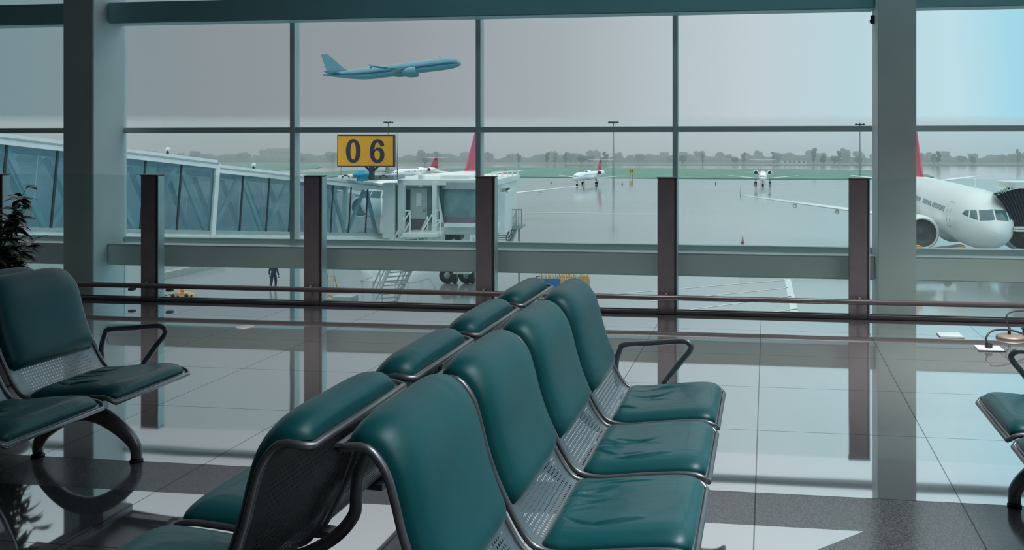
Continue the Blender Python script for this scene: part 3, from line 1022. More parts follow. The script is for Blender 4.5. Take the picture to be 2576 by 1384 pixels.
# ---------------------------------------------------------------- aircraft
def interp(tab, x):
    if x <= tab[0][0]: return tab[0][1:]
    for a, b in zip(tab, tab[1:]):
        if x <= b[0]:
            t = (x - a[0]) / (b[0] - a[0])
            return tuple(p + (q - p) * t for p, q in zip(a[1:], b[1:]))
    return tab[-1][1:]


def wing_mesh(mb, root, tip, n=10):
    """loft between airfoil sections given as (leading edge point, chord, thickness)"""
    secs = []
    for (le, ch, th) in (root, tip) if not isinstance(root, list) else root:
        le = Vector(le); ring = []
        for i in range(2 * n):
            a = math.pi * i / n
            xx = .5 - .5 * math.cos(a)
            yt = th * (1.48 * math.sqrt(max(0, xx)) - .63 * xx - 1.76 * xx ** 2 + 1.42 * xx ** 3 - .51 * xx ** 4) * 2.0
            ring.append((le, ch, xx, yt if i <= n else -yt))
        secs.append(ring)
    return secs


def aircraft(name, label, nose, fwd, k=1.0, kind='airliner', paint=None, tail=None, stripe=None, gear=True, pitch=0.0, roll=0.0, eng_y=5.75, eng_x=11.6, scale_len=1.0, tip=0.0, eng_z=1.78):
    paint = paint or WHITE; tail = tail or TAILRED
    t = bpy.data.objects.new(name, None); COL.objects.link(t)
    tag(t, label, 'airplane')
    t.location = nose; t.scale = (k, k, k)
    rz = math.atan2(-fwd.y, -fwd.x)
    t.rotation_euler = (Matrix.Rotation(rz, 3, 'Z') @ Matrix.Rotation(pitch, 3, 'Y') @ Matrix.Rotation(roll, 3, 'X')).to_euler()
    if kind == 'airliner':
        Lk = scale_len
        tab = [(0, .04, 2.72), (.12, .34, 2.73), (.4, .68, 2.78), (.9, 1.05, 2.88), (1.6, 1.37, 2.99), (2.4, 1.63, 3.09), (3.4, 1.82, 3.16), (4.6, 1.93, 3.2), (6.0, 1.975, 3.2), (7.5, 1.975, 3.2), (10, 1.975, 3.2), (13, 1.975, 3.2), (16, 1.975, 3.2), (19 * Lk, 1.975, 3.2), (22 * Lk, 1.975, 3.2),
               (24.5 * Lk, 1.975, 3.2), (27.5 * Lk, 1.80, 3.36), (30.5 * Lk, 1.42, 3.70), (33.5 * Lk, .95, 4.10), (36 * Lk, .50, 4.42), (37.4 * Lk, .22, 4.55), (37.6 * Lk, .05, 4.56)]
        L = 37.6 * Lk
    else:
        tab = [(0, .03, 2.05), (.15, .26, 2.06), (.5, .52, 2.12), (1.1, .78, 2.22), (2.0, .98, 2.36), (3.2, 1.10, 2.45), (4.5, 1.14, 2.48), (6, 1.14, 2.48), (9, 1.14, 2.48), (12, 1.14, 2.48), (15.5, 1.14, 2.48), (18.5, 1.14, 2.48), (21, .95, 2.62), (23.5, .60, 2.85), (25.4, .22, 3.0), (25.8, .04, 3.02)]
        L = 25.8
    pts = spline([(a, b, c) for a, b, c in tab], 4)
    rt = [(p.x, max(.02, p.y), p.z) for p in pts]

    def surf(x, th, off=0.0):
        r, zc = interp(rt, x)
        return Vector((x, (r + off) * math.sin(th), zc + (r + off) * math.cos(th)))
    fus = MB(); n = 36
    fus.rings([[surf(x, 2 * math.pi * j / n) for j in range(n)] for x, _, _ in rt])
    F_ = fus.build('fuselage', paint, t)

    def patch(corners, m, pname, par=None, nu=4, nv=4, off=.012):
        """corners (x, theta): a, b, c, d in order"""
        a, b, c, d = [Vector((p[0], p[1], 0)) for p in corners]
        def f(u, v):
            q = a.lerp(b, u).lerp(d.lerp(c, u), v)
            return surf(q.x, q.y, off)
        mb = MB().grid(f, nu, nv)
        return mb.build(pname, m, par or F_)

    def front(y, z):
        """x of the nose surface where it passes through (y, z)"""
        lo, hi = 0.0, 7.0
        for _ in range(40):
            mid = (lo + hi) / 2
            r, zc = interp(rt, mid)
            if y * y + (z - zc) ** 2 > r * r: lo = mid
            else: hi = mid
        r, zc = interp(rt, hi)
        return Vector((hi, y, z)), Vector((-.75, y / max(r, .1) * .6, (z - zc) / max(r, .1) * .6)).normalized()

    def pane(poly, sgn):
        a, b, c, d = [Vector((p[0], p[1], 0)) for p in poly]
        def f(u, v):
            q = a.lerp(b, u).lerp(d.lerp(c, u), v)
            p, nn = front(q.x * sgn, q.y)
            return p + nn * .014
        return MB().grid(f, 5, 4).build('cockpit_window', DARKGLASS, F_)
    if kind == 'airliner':
        for sgn in (1, -1):
            pane([(.05, 3.50), (.86, 3.42), (.80, 4.02), (.05, 4.10)], sgn)
            pane([(.96, 3.44), (1.30, 3.55), (1.20, 3.98), (.90, 4.02)], sgn)
            pane([(1.37, 3.57), (1.58, 3.70), (1.44, 3.92), (1.26, 3.97)], sgn)
        rows = [(7.2, 12.0), (12.9, 17.0), (18.2, 26.0)] if Lk == 1 else [(7.2, 14.2), (15.3, 21.0), (22, 31.5)]
        for sg in (1, -1):
            wr_ = MB()
            for x0, x1 in rows:
                x = x0 * (Lk if Lk != 1 else 1) if False else x0
                while x < x1:
                    c = 1.32
                    def f(u, v, x=x): return surf(x + .28 * u, sg * (c + .19 * (v - .5)), .012)
                    wr_.grid(f, 1, 2)
                    x += .53
            wr_.build('window_row', DARKGLASS, F_)
            for dx in ((5.0, 5.95), (L * .80, L * .80 + .8)):
                o = []
                for (x, th) in [(dx[0], .98), (dx[1], .98), (dx[1], 1.30), (dx[1], 1.62), (dx[1], 1.86), (dx[0], 1.86), (dx[0], 1.62), (dx[0], 1.30)]:
                    o.append(surf(x, sg * th, .004))
                MB().tube(o, .018, 5, closed=True).build('door_outline', BRGREY, F_)
    else:
        for sgn in (1, -1):
            pane([(.04, 2.55), (.44, 2.52), (.40, 2.86), (.04, 2.92)], sgn)
            pane([(.50, 2.53), (.78, 2.56), (.66, 2.84), (.46, 2.86)], sgn)
        for sg in (1, -1):
            wr_ = MB(); x = 5.2
            while x < 17.5:
                def f(u, v, x=x): return surf(x + .3 * u, sg * (1.25 + .28 * (v - .5)), .012)
                wr_.grid(f, 1, 2); x += .78
            wr_.build('window_row', DARKGLASS, F_)
    if stripe:
        for sg in (1, -1):
            patch([(.5, sg * 1.50), (L - 3.2, sg * 1.50), (L - 3.2, sg * 1.80), (.5, sg * 1.80)], stripe, 'stripe', None, 70, 2, .010)
            patch([(.5, sg * 1.39), (L - 2.6, sg * 1.39), (L - 2.6, sg * 1.43), (.5, sg * 1.43)], stripe, 'stripe', None, 70, 1, .010)

    def foil(le, ch, th, axis):
        """ring in the plane of chord (x) and thickness axis"""
        ring = []; n_ = 8
        for i in range(2 * n_):
            a = math.pi * i / n_
            xx = .5 - .5 * math.cos(a) if i <= n_ else .5 - .5 * math.cos(a)
            yt = th * ch * 2.4 * (math.sqrt(max(0, xx)) - xx) * (1 if i <= n_ else -1)
            ring.append(Vector(le) + Vector((xx * ch, 0, 0)) + Vector(axis) * yt)
        return ring
    if kind == 'airliner':
        o = (Lk - 1) * 17
        for sg in (1, -1):
            w = MB().rings([foil((11.6 + o, sg * 1.3, 2.15), 6.6, .055, (0, 0, 1)), foil((15.2 + o, sg * 6.4, 2.75), 3.9, .05, (0, 0, 1)), foil((20.6 + o + tip, sg * 16.6, 3.75), 1.5, .045, (0, 0, 1))])
            wo_ = w.build('wing', paint, t)
            MB().rings([foil((21.7 + o + tip, sg * 16.62, 3.15), .45, .05, (0, 1, 0)), foil((20.8 + o + tip, sg * 16.65, 3.75), 1.3, .05, (0, 1, 0)), foil((21.8 + o + tip, sg * 16.7, 4.5), .4, .05, (0, 1, 0))]).build('winglet', BRGREY if tail is TAILRED else tail, wo_)
            for (fx, fy, fz) in ((17.2, 8.6, 2.85), (18.6, 12.0, 3.2)):
                MB().lathe([(.02, 0), (.17, .5), (.2, 1.4), (.1, 2.6), (.01, 3.0)], c=(fx + o - .6, sg * fy, fz - .22), n=10, axis='x').build('flap_fairing', paint, wo_)
            ex, ez = eng_x + o, eng_z
            e = MB().lathe([(.98, .08), (1.06, .0), (1.16, .12), (1.22, .7), (1.2, 1.8), (1.05, 3.0), (.78, 3.9), (.60, 4.3), (.5, 4.3), (.4, 3.9)], c=(ex, sg * eng_y, ez), n=28, axis='x').build('engine', paint, t)
            MB().lathe([(.97, .09), (.93, .6), (.3, .62), (.02, .3)], c=(ex, sg * eng_y, ez), n=28, axis='x').build('intake', mat('intake_grey', (.11, .125, .135), .5), e)
            MB().hexa([(ex + .9, sg * eng_y - .15, ez + 1.05), (ex + 4.6, sg * eng_y - .15, ez + .7), (ex + 4.6, sg * eng_y + .15, ez + .7), (ex + .9, sg * eng_y + .15, ez + 1.05),
                       (ex + 2.6, sg * eng_y - .15, 2.75), (ex + 5.4, sg * eng_y - .15, 2.75), (ex + 5.4, sg * eng_y + .15, 2.75), (ex + 2.6, sg * eng_y + .15, 2.75)]).build('pylon', paint, e)
            MB().rings([foil((L - 5.9, sg * .5, 4.45), 3.9, .045, (0, 0, 1)), foil((L - 2.9, sg * 6.2, 5.05), 1.5, .045, (0, 0, 1))]).build('tailplane', paint, t)
        MB().rings([foil((L - 9.4, 0, 4.6), 8.2, .035, (0, 1, 0)), foil((L - 7.4, 0, 5.5), 5.9, .045, (0, 1, 0)), foil((L - 2.6, 0, 11.0), 2.1, .045, (0, 1, 0)), foil((L - 2.35, 0, 11.25), 1.7, .03, (0, 1, 0))]).build('fin', tail, t)
        MB().lathe([(.02, 0), (1.1, 1.5), (1.55, 4), (1.5, 7), (.9, 9.5), (.02, 11)], c=(10.2 + o, 0, 2.2), n=24, axis='x').build('belly_fairing', paint, t)
        MB().bar((6.4, 0, 5.15), (6.7, 0, 5.85), .22, .03, (0, 1, 0)).build('antenna', paint, t)
        gears = [(4.9, 0, .20, .38), (17.6, 3.3, .35, .56), (17.6, -3.3, .35, .56)]
    else:
        for sg in (1, -1):
            w = MB().rings([foil((9.4, sg * .8, 1.65), 4.6, .055, (0, 0, 1)), foil((12.4, sg * 4.2, 1.95), 2.5, .05, (0, 0, 1)), foil((15.2, sg * 10.0, 2.45), 1.1, .045, (0, 0, 1))]).build('wing', paint, t)
            ey, ez = sg * 1.95, 3.15
            e = MB().lathe([(.52, .05), (.60, 0), (.68, .1), (.72, .7), (.70, 2.0), (.55, 3.2), (.42, 3.6), (.3, 3.5)], c=(16.6, ey, ez), n=24, axis='x').build('engine', paint, t)
            MB().lathe([(.52, .06), (.5, .5), (.15, .5), (.02, .25)], c=(16.6, ey, ez), n=24, axis='x').build('intake', mat('intake_grey', (.11, .125, .135), .5), e)
            MB().hexa([(17.3, sg * .9, 2.95), (19.2, sg * .9, 2.95), (19.2, sg * 1.5, 3.05), (17.3, sg * 1.5, 3.05), (17.3, sg * .9, 3.2), (19.2, sg * .9, 3.2), (19.2, sg * 1.5, 3.3), (17.3, sg * 1.5, 3.3)]).build('pylon', paint, e)
            MB().rings([foil((23.0, sg * .02, 6.62), 2.2, .05, (0, 0, 1)), foil((24.1, sg * 3.75, 6.70), 1.2, .05, (0, 0, 1))]).build('tailplane', paint, t)
        MB().rings([foil((18.8, 0, 3.2), 6.6, .04, (0, 1, 0)), foil((20.6, 0, 4.1), 4.3, .05, (0, 1, 0)), foil((22.9, 0, 6.6), 2.6, .05, (0, 1, 0))]).build('fin', tail, t)
        gears = [(2.6, 0, .12, .26), (13.6, 2.0, .2, .38), (13.6, -2.0, .2, .38)]
    if gear:
        for i, (x, y, dy, r) in enumerate(gears):
            zc = interp(rt, x)[1]
            g_ = MB().tube([(x, y, r), (x, y, zc - .9)], .10, 8).tube([(x, y, r + .5), (x + (1.1 if i == 0 else -.2), y * .8, zc - .9)], .06, 6).build('landing_gear', GREYM, t)
            for d in (-dy, dy):
                MB().lathe([(.02, -.14), (r * .55, -.15), (r * .92, -.13), (r, -.06), (r, .06), (r * .92, .13), (r * .55, .15), (.02, .14)], c=(x, y + d, r), n=20, axis='y').build('wheel', BLACK, g_)
            if i == 0:
                MB().box((x - .9, -.55, zc - 1.95 if kind == 'airliner' else zc - 1.5), (x + .1, -.5, zc - 1.2 if kind == 'airliner' else zc - .8)).build('gear_door', paint, g_)
    return t


aircraft('airliner', 'large white airliner nose-on at the gate on the east side', cxz(23.75, 61, GZ), cdir(-.150, -.989), 1.1, eng_y=3.35, eng_x=7.4, eng_z=1.95)
aircraft('airliner', 'white airliner with a tall red fin, mostly hidden behind the jet bridge', cxz(-27.4, 89.3, GZ), cdir(-.105, -.9945), 1.06)
aircraft('regional_jet', 'small white jet with rear engines and a T-tail, turned slightly on the wet apron', cxz(-15.2, 193, GZ), cdir(-.25, -.97), .8, 'regional')
aircraft('regional_jet', 'small white jet with rear engines and a T-tail, seen exactly nose-on', cxz(25.1, 193, GZ), cdir(-.128, -.99), .8, 'regional', tail=BRGREY)
aircraft('regional_jet', 'small white jet with a red T-tail, half hidden by the jet bridge roof', cxz(-60.5, 216, GZ), cdir(-.32, -.95), .82, 'regional')
aircraft('airliner', 'blue-tinted airliner climbing in the grey sky', cp(1163, 160, 298) - Vector((0, 0, 2.6)), cdir(.985, .17), 1.0, paint=FLYBLUE, tail=FLYBLUE, stripe=FLYSTRIPE, gear=False,
         pitch=math.radians(8.2), roll=math.radians(0), scale_len=1.165, tip=2.2)

# ---------------------------------------------------------------- jet bridge
jb = thing('jet_bridge', 'glass-walled passenger bridge sloping down to a cabin with stairs', 'jet bridge', (0, 0, 0))
A2, D2 = Vector((-19.3, 27.0)), Vector((5.1, 20.5)).normalized()
N2 = Vector((D2.y, -D2.x))          # towards the hall side
SL = -2.21 / 21.13
UPL = Vector((-SL, 1)).normalized()  # (along, up) of the wall direction square to the slope


def JB(s, off, h):
    z0 = -1.09 + SL * s
    s2 = s + UPL.x * h
    p = A2 + D2 * s2 + N2 * off
    return cxz(p.x, p.y, z0 + SL * 0 + UPL.y * h)


def s_of(u, v_h=1.5):
    """distance along the near wall for a ray column u, for a point h up the wall"""
    k = (u - PX) / FPX
    s = (k * A2.y - A2.x) / (D2.x - k * D2.y)
    return s - UPL.x * v_h


def jbar(s0, s1, o0, o1, h0, h1, mb=None):
    mb = mb or MB()
    return mb.hexa([JB(s0, o0, h0), JB(s1, o0, h0), JB(s1, o1, h0), JB(s0, o1, h0), JB(s0, o0, h1), JB(s1, o0, h1), JB(s1, o1, h1), JB(s0, o1, h1)])


WID = 2.7
sJ, sE = s_of(540), s_of(978)
secs = [(-15.0, sJ, 0.0, 3.02), (sJ, sE, -.08, 2.86)]
for i, (s0, s1, o, top) in enumerate(secs):
    fl = jbar(s0, s1, o - WID, o, -.02, .12).build('floor_frame', BRWHITE, jb)
    jbar(s0, s1, o - .02, o + .05, .12, .22).build('sill_rail', BRGREY, fl)
    jbar(s0, s1, o + .0, o + .09, -.10, -.03).build('lower_rail', BRWHITE, fl)
    rf = jbar(s0, s1, o - WID, o + .02, top - .16, top).build('roof', BRWHITE, jb)
    jbar(s0, s1, o + .02, o + .09, top - .34, top - .14).build('fascia', BRWHITE, rf)
    jbar(s0, s1, o + .02, o + .12, top - .17, top - .12).build('gutter', BRGREY, rf)
    jbar(s0, s1, o - WID - .06, o - WID, top - .34, top).build('fascia', BRWHITE, rf)
    for e in (s0, s1):
        for oo in (o, o - WID + .1):
            jbar(e - .11, e + .11, oo - .1, oo + .07, -.02, top - .1).build('end_post', BRWHITE, jb)
nodes1 = [-14.6, -11.8, -9.2, -6.6, -4.2, -1.9, s_of(8), s_of(137), s_of(250), s_of(360), s_of(451), s_of(535)]
nodes2 = [s_of(548), s_of(612), s_of(678), s_of(735), s_of(790), s_of(839), s_of(884), s_of(926), s_of(962)]
for (nodes, o, top) in ((nodes1, 0.0, 3.02), (nodes2, -.08, 2.86)):
    for a, b in zip(nodes, nodes[1:]):
        for oo in (o + .0, o - WID + .02):
            jbar(a + .02, b - .02, oo - .015, oo, .22, top - .34).build('glass_panel', GLASS_BRIDGE, jb)
    for a in nodes[1:-1]:
        jbar(a - .035, a + .035, o - .02, o + .025, .2, top - .32).build('mullion', DARK, jb)
    for j, (a, b) in enumerate(zip(nodes, nodes[1:])):
        p, q = (JB(a + .12, o - .16, top - .45), JB(b - .12, o - .16, .25))
        if j % 2 == 1 if nodes is nodes1 else j % 2 == 0:
            p, q = JB(a + .12, o - .16, .25), JB(b - .12, o - .16, top - .45)
        MB().bar(p, q, .12, .17).build('diagonal_brace', BRWHITE, jb)
        p, q = (JB(a + .12, o - WID + .2, top - .45), JB(b - .12, o - WID + .2, .25))
        MB().bar(p, q, .12, .15).build('diagonal_brace', BRWHITE, jb)
# oval roof floodlights
for (u, o, top) in ((424, .0, 3.02), (645, -.08, 2.86), (917, -.08, 2.86)):
    s = s_of(u, 3.0)
    l = MB().lathe([(.001, -.05), (.07, -.04), (.10, 0), (.07, .04), (.001, .05)], c=JB(s, o - .05, top + .16), n=18, axis='y').build('roof_floodlight', PLASTICW, jb)
    MB().tube([JB(s, o - .05, top - .05), JB(s, o - .05, top + .2)], .05, 6).build('lamp_stem', DARK, l)


def cbox(u0, u1, v0, v1, Z0, Z1, mb=None):
    """box square to the lens axis: its near face at Z0 covers the given pixel rectangle"""
    mb = mb or MB()
    a, b = (u0 - PX) / FPX * Z0, (u1 - PX) / FPX * Z0
    zt, zb = EYE + (PY - v0) / FPX * Z0, EYE + (PY - v1) / FPX * Z0
    return mb.hexa([cxz(a, Z0, zb), cxz(b, Z0, zb), cxz(b, Z1, zb), cxz(a, Z1, zb), cxz(a, Z0, zt), cxz(b, Z0, zt), cxz(b, Z1, zt), cxz(a, Z1, zt)])


ZC = 48.0
cbox(962, 992, 461, 600, ZC - .5, ZC + 2.4).build('tunnel_portal', BRWHITE, jb)
cbox(991, 1001, 466, 598, ZC, ZC + 2.2).build('flexible_joint', BLACK, jb)
cbox(1000, 1016, 460, 604, ZC - .4, ZC).build('corner_post', BRWHITE, jb)
cab = cbox(1000, 1250, 466, 590, ZC + .55, ZC + 8.0).build('cabin', BRWHITE, jb)
cbox(1000, 1252, 452, 466, ZC - .2, ZC + 8.2).build('cabin_roof', BRWHITE, jb)
cbox(1016, 1030, 478, 556, ZC + .40, ZC + .54).build('dark_window', DARKGLASS, cab)
dr = cbox(1033, 1075, 474, 588, ZC + .38, ZC + .54).build('service_door', mat('door_pale_green', (.46, .52, .50), .5), cab)
dr['label'] = 'pale green service door'
cab2 = cbox(1034, 1073, 551, 584, ZC + .34, ZC + .38).build('kick_panel', mat('kick_panel_grey', (.12, .12, .135), .5), jb)
cbox(1047, 1060, 485, 519, ZC + .35, ZC + .38).build('door_window', PLASTICW, jb)
MB().tube([cp(1063, 530, ZC + .3), cp(1071, 530, ZC + .3), cp(1071, 524, ZC + .33)], .03, 6).build('door_handle', GREYM, jb)
cbox(1076, 1087, 472, 560, ZC + .40, ZC + .54).build('side_glass', GLASS_CABIN, cab)
cbox(1087, 1098, 460, 604, ZC - .3, ZC + .5).build('corner_post', BRWHITE, jb)
cbox(1099, 1117, 470, 560, ZC + .42, ZC + .54).build('side_glass', DARKGLASS, cab)
MB().bar(cp(1096, 466, ZC + .2), cp(1114, 560, ZC + .2), .12, .12).build('diagonal_brace', BRWHITE, jb)
# rotating cabin head: shallow curved front in pale glass with a mauve skirt
def head(u0, u1, v0, v1, r0):
    def f(a, b):
        u = u0 + (u1 - u0) * a
        Z = ZC + .3 - r0 * math.sin(math.pi * min(1, max(0, a))) ** .6
        k = (u - PX) / FPX * ZC
        zt, zb = EYE + (PY - v0) / FPX * ZC, EYE + (PY - v1) / FPX * ZC
        return cxz(k, Z, zb + (zt - zb) * b)
    return f
MB().grid(head(1117, 1248, 473, 545, .7), 16, 2).build('curved_glazing', GLASS_CABIN, jb)
MB().grid(head(1117, 1248, 545, 562, .7), 16, 1).build('mauve_skirt', mat('mauve_panel', (.20, .17, .22), .5), jb)
MB().grid(head(1108, 1252, 458, 475, .95), 16, 1).build('curved_cornice', BRGREY, jb)
cbox(1117, 1250, 562, 572, ZC - .4, ZC + .5).build('cabin_sill', BRWHITE, jb)
cbox(1090, 1250, 571, 588, ZC + .2, ZC + 1.0).build('under_beam', BRWHITE, jb)
cbox(1250, 1270, 484, 588, ZC + 1, ZC + 5).build('side_wall', BRWHITE, jb)
MB().bar(cp(1262, 478, ZC + 1.5), cp(1282, 475, ZC + 1.5), .1, .1).build('camera_arm', DARK, jb)
MB().box(tuple(cp(1261, 486, ZC + 1.4)), tuple(cp(1272, 474, ZC + 1.4) + Vector((0, .4, 0)))).build('camera_box', GREYM, jb)
# white guard rail on the roof
rl = MB()
p0, p1 = cp(1238, 433, ZC + 4), cp(1302, 430, ZC + 4)
rl.bar(p0, p1, .06, .06)
for k in range(6):
    q = p0.lerp(p1, k / 5); rl.bar(q, q - Vector((0, 0, .52)), .07, .07)
rl.build('roof_guard_rail', BRWHITE, jb)
# roof plant: blue mushroom vent, boxes and the gate sign
vb = cp(911, 452, 45.5)
v_ = MB().lathe([(.27, .0), (.27, .24), (.30, .26), (.46, .29), (.46, .35), (.33, .39), (.27, .48), (.14, .54), (.001, .55)], c=vb - Vector((0, 0, .06)), n=28).build('roof_vent', BLUEV, jb)
v_['label'] = 'bright blue mushroom vent'
cbox(920, 990, 441, 453, 45.8, 48).build('roof_box', GREYM, jb)
cbox(850, 885, 442, 450, 45, 47).build('roof_box', BRWHITE, jb)
cbox(1108, 1180, 441, 453, ZC + 1, ZC + 4).build('roof_box', BRWHITE, jb)
cbox(1052, 1062, 440, 470, ZC - .1, ZC + .5).build('roof_duct', BRWHITE, jb)
for u in (858, 1000):
    MB().tube([cp(u, 452, 46), cp(u, 330 if u > 900 else 418, 46)], .035, 6).build('aerial', GREYM, jb)
hoop = [cp(965 + 9 * math.cos(math.pi * i / 10), 449 - 8 * math.sin(math.pi * i / 10), 45.6) for i in range(11)]
MB().tube(hoop, .03, 6).build('roof_hoop', DARK, jb)
hoop = [cp(870 + 9 * math.cos(math.pi * i / 10), 449 - 8 * math.sin(math.pi * i / 10), 44.6) for i in range(11)]
MB().tube(hoop, .03, 6).build('roof_hoop', DARK, jb)

# gate sign 06
ZS = 45.0
sg = thing('gate_sign', 'large yellow gate sign with the number 06 on the jet bridge roof', 'sign', cp(935, 452, ZS), YAW)
s = ZS / FPX
cx = (921 - 935) * s
w_, h0, h1 = 140 * s / 2, (452 - 418) * s, (452 - 341) * s
MB().bbox((cx - w_, -.08, h0), (cx + w_, .10, h1), .01).build('board', YELLOW, sg)
fr = MB()
fr.box((cx - w_ - .02, -.09, h1 - .02), (cx + w_ + .04, .12, h1 + .05)); fr.box((cx - w_ - .02, -.09, h0 - .03), (cx + w_ + .04, .12, h0 + .02))
fr.box((cx + w_ - .02, -.09, h0), (cx + w_ + .05, .12, h1)); fr.box((cx - w_ - .03, -.07, h0), (cx - w_ + .015, .12, h1))
fr.build('board_frame', NAVY, sg)
MB().bar((0, .02, h0), (0, .02, 0), .28, .2).bar((-.32, .02, h0), (.0, .02, h0 - .32), .1, .1).bar((.32, .02, h0), (0, .02, h0 - .32), .1, .1).build('post', DARK, sg)


def ribbon(pts, wds, y0, y1):
    m = MB(); n = len(pts)
    P = [Vector((p[0], 0, p[1])) for p in pts]
    rings = []
    closed = (P[0] - P[-1]).length < 1e-6
    for i, p in enumerate(P):
        a = P[i - 1] if i > 0 else (P[-2] if closed else p); b = P[i + 1] if i < n - 1 else (P[1] if closed else p)
        d = (b - a).normalized(); nn = Vector((-d.z, 0, d.x)) * wds[i] / 2
        rings.append([p - nn + Vector((0, y0, 0)), p + nn + Vector((0, y0, 0)), p + nn + Vector((0, y1, 0)), p - nn + Vector((0, y1, 0))])
    return m.rings(rings, smooth=False)


# "0": tall ring, thick at the sides
c0 = ((890 - 935) * s, (452 - 380.0) * s)
pts, wd = [], []
for i in range(49):
    a = 2 * math.pi * i / 48
    ca, sa = math.cos(a), math.sin(a)
    x = (12.6 * s) * (abs(ca) ** .85) * (1 if ca >= 0 else -1); z = (25.7 * s) * (abs(sa) ** .92) * (1 if sa >= 0 else -1)
    pts.append((c0[0] + x, c0[1] + z)); wd.append((7.6 + 3.4 * abs(ca) ** 1.5) * s)
pts[-1] = pts[0]
ribbon(pts, wd, -.095, -.06).build('numeral', NAVY, sg)
# "6": stroke sweeping down the left side into a closed lower bowl
c6 = ((950 - 935) * s, (452 - 380.0) * s)
raw = [(13.2, 12.5), (10.5, 20), (5, 24.8), (-1.5, 25.2), (-7.2, 21.5), (-11, 13), (-12.8, 2), (-12.6, -10), (-9.8, -19.5), (-4.5, -25), (2, -26), (8.3, -23), (12, -16), (12.8, -8), (11, -.5), (6.6, 4.2), (1, 5.2), (-4.5, 3.2), (-8.6, -1.8), (-10.3, -7.5)]
sp_ = spline([(x, 0, z) for x, z in raw], 4)
pts = [(c6[0] + p.x * s, c6[1] + p.z * s) for p in sp_]
wd = []
for i, p in enumerate(sp_):
    f = i / (len(sp_) - 1)
    k = abs(p.x) / 13.0
    wd.append((7.4 + 3.4 * min(1, k) ** 1.5) * s * (1 if f > .02 else .9) * (1 if f < .88 else .45))
ribbon(pts, wd, -.095, -.06).build('numeral', NAVY, sg)

# drive column and wheels
dc = cbox(1140, 1182, 588, 690, 57.0, 57.9).build('drive_column', BRWHITE, jb)
for (u0, u1) in ((1120, 1136), (1143, 1158)):
    cbox(u0, u1, 586, 604, ZC + 1, ZC + 2).build('hydraulic_unit', DARK, jb)
wc_ = cz(1150, 713, GZ)
for du in (-.62, -.15, .62, 1.0):
    q = wc_ + Vector((du * CY, du * SY, .53))
    ring = MB()
    ring.lathe([(.02, -.16), (.28, -.17), (.48, -.15), (.53, -.06), (.53, .06), (.48, .15), (.28, .17), (.02, .16)], n=28, axis='y')
    o = ring.build('bridge_wheel', BLACK, jb); o.location = q; o.rotation_euler = (0, 0, YAW + (math.pi / 2 if du in (-.15, 1.0) else .1))
    MB().lathe([(.01, -.18), (.2, -.19), (.22, -.16)], n=16, axis='y').build('hub', GREYM, o)


def stair(name, label, top, bot, width_dir, width, steps, par=None, rails=True):
    """open flight between two points, each the middle of its end tread; width_dir horizontal"""
    t = thing(name, label, 'stairs', (0, 0, 0)) if par is None else par
    wv = Vector(width_dir).normalized() * width / 2
    for sgn in (-1, 1):
        MB().bar(top + wv * sgn, bot + wv * sgn, .07, .26).build('stringer', BRWHITE, t)
        if rails:
            up = Vector((0, 0, 1.0))
            MB().tube([top + wv * sgn + up, bot + wv * sgn + up], .045, 8).build('handrail', BRWHITE, t)
            MB().tube([top + wv * sgn + up * .5, bot + wv * sgn + up * .5], .035, 8).build('handrail', BRWHITE, t)
            for k in range(5):
                q = top.lerp(bot, k / 4) + wv * sgn
                MB().tube([q, q + up], .03, 6).build('baluster', BRWHITE, t)
    run = (bot - top); run.z = 0; run = run.normalized()
    for k in range(steps):
        q = top.lerp(bot, (k + .5) / steps)
        MB().hexa([q - wv - run * .14 - Vector((0, 0, .03)), q + wv - run * .14 - Vector((0, 0, .03)), q + wv + run * .14 - Vector((0, 0, .03)), q - wv + run * .14 - Vector((0, 0, .03)),
                   q - wv - run * .14, q + wv - run * .14, q + wv + run * .14, q - wv + run * .14]).build('tread', GREYM, t)
    return t


# service stair under the cabin door
Lx = cbox(1010, 1098, 589, 597, ZC - 2.0, ZC + .5).build('landing', BRWHITE, jb)
st = stair('service_stair', 'white steel stair from the jet bridge door down to the apron', cp(1046, 596, ZC - 1.2), cp(966, 764, 51.0 - .2), (CY * .85 - SY * .5, SY * .85 + CY * .5, 0), 1.25, 15)
lr = MB()
for (a, b) in (((907, 708), (1039, 712)), ((1039, 712), (1079, 701)), ((1079, 701), (1101, 732)), ((907, 708), (936, 697))):
    lr.bar(cp(*a, 50.2), cp(*b, 50.2), .06, .06)
for u in (912, 938, 961, 1026, 1059, 1092):
    v = 709 if u < 1040 else (706 if u < 1070 else 718)
    q = cp(u, v, 50.2); lr.bar(q, Vector((q.x, q.y, GZ)), .05, .05)
lr.build('guard_rail', BRWHITE, st)
# landing rails by the door
dr_ = MB()
for (a, b) in (((1018, 530), (1032, 531)), ((1092, 530), (1108, 528)), ((1032, 531), (1032, 592)), ((1092, 530), (1092, 592)), ((1108, 528), (1108, 590)), ((1092, 556), (1108, 554)), ((1092, 530), (1050, 603)), ((1032, 531), (989, 603)), ((1108, 556), (1068, 603)), ((1032, 557), (1005, 603))):
    dr_.bar(cp(*a, ZC - 1.4), cp(*b, ZC - 1.4), .06, .06)
dr_.build('landing_rail', BRWHITE, jb)

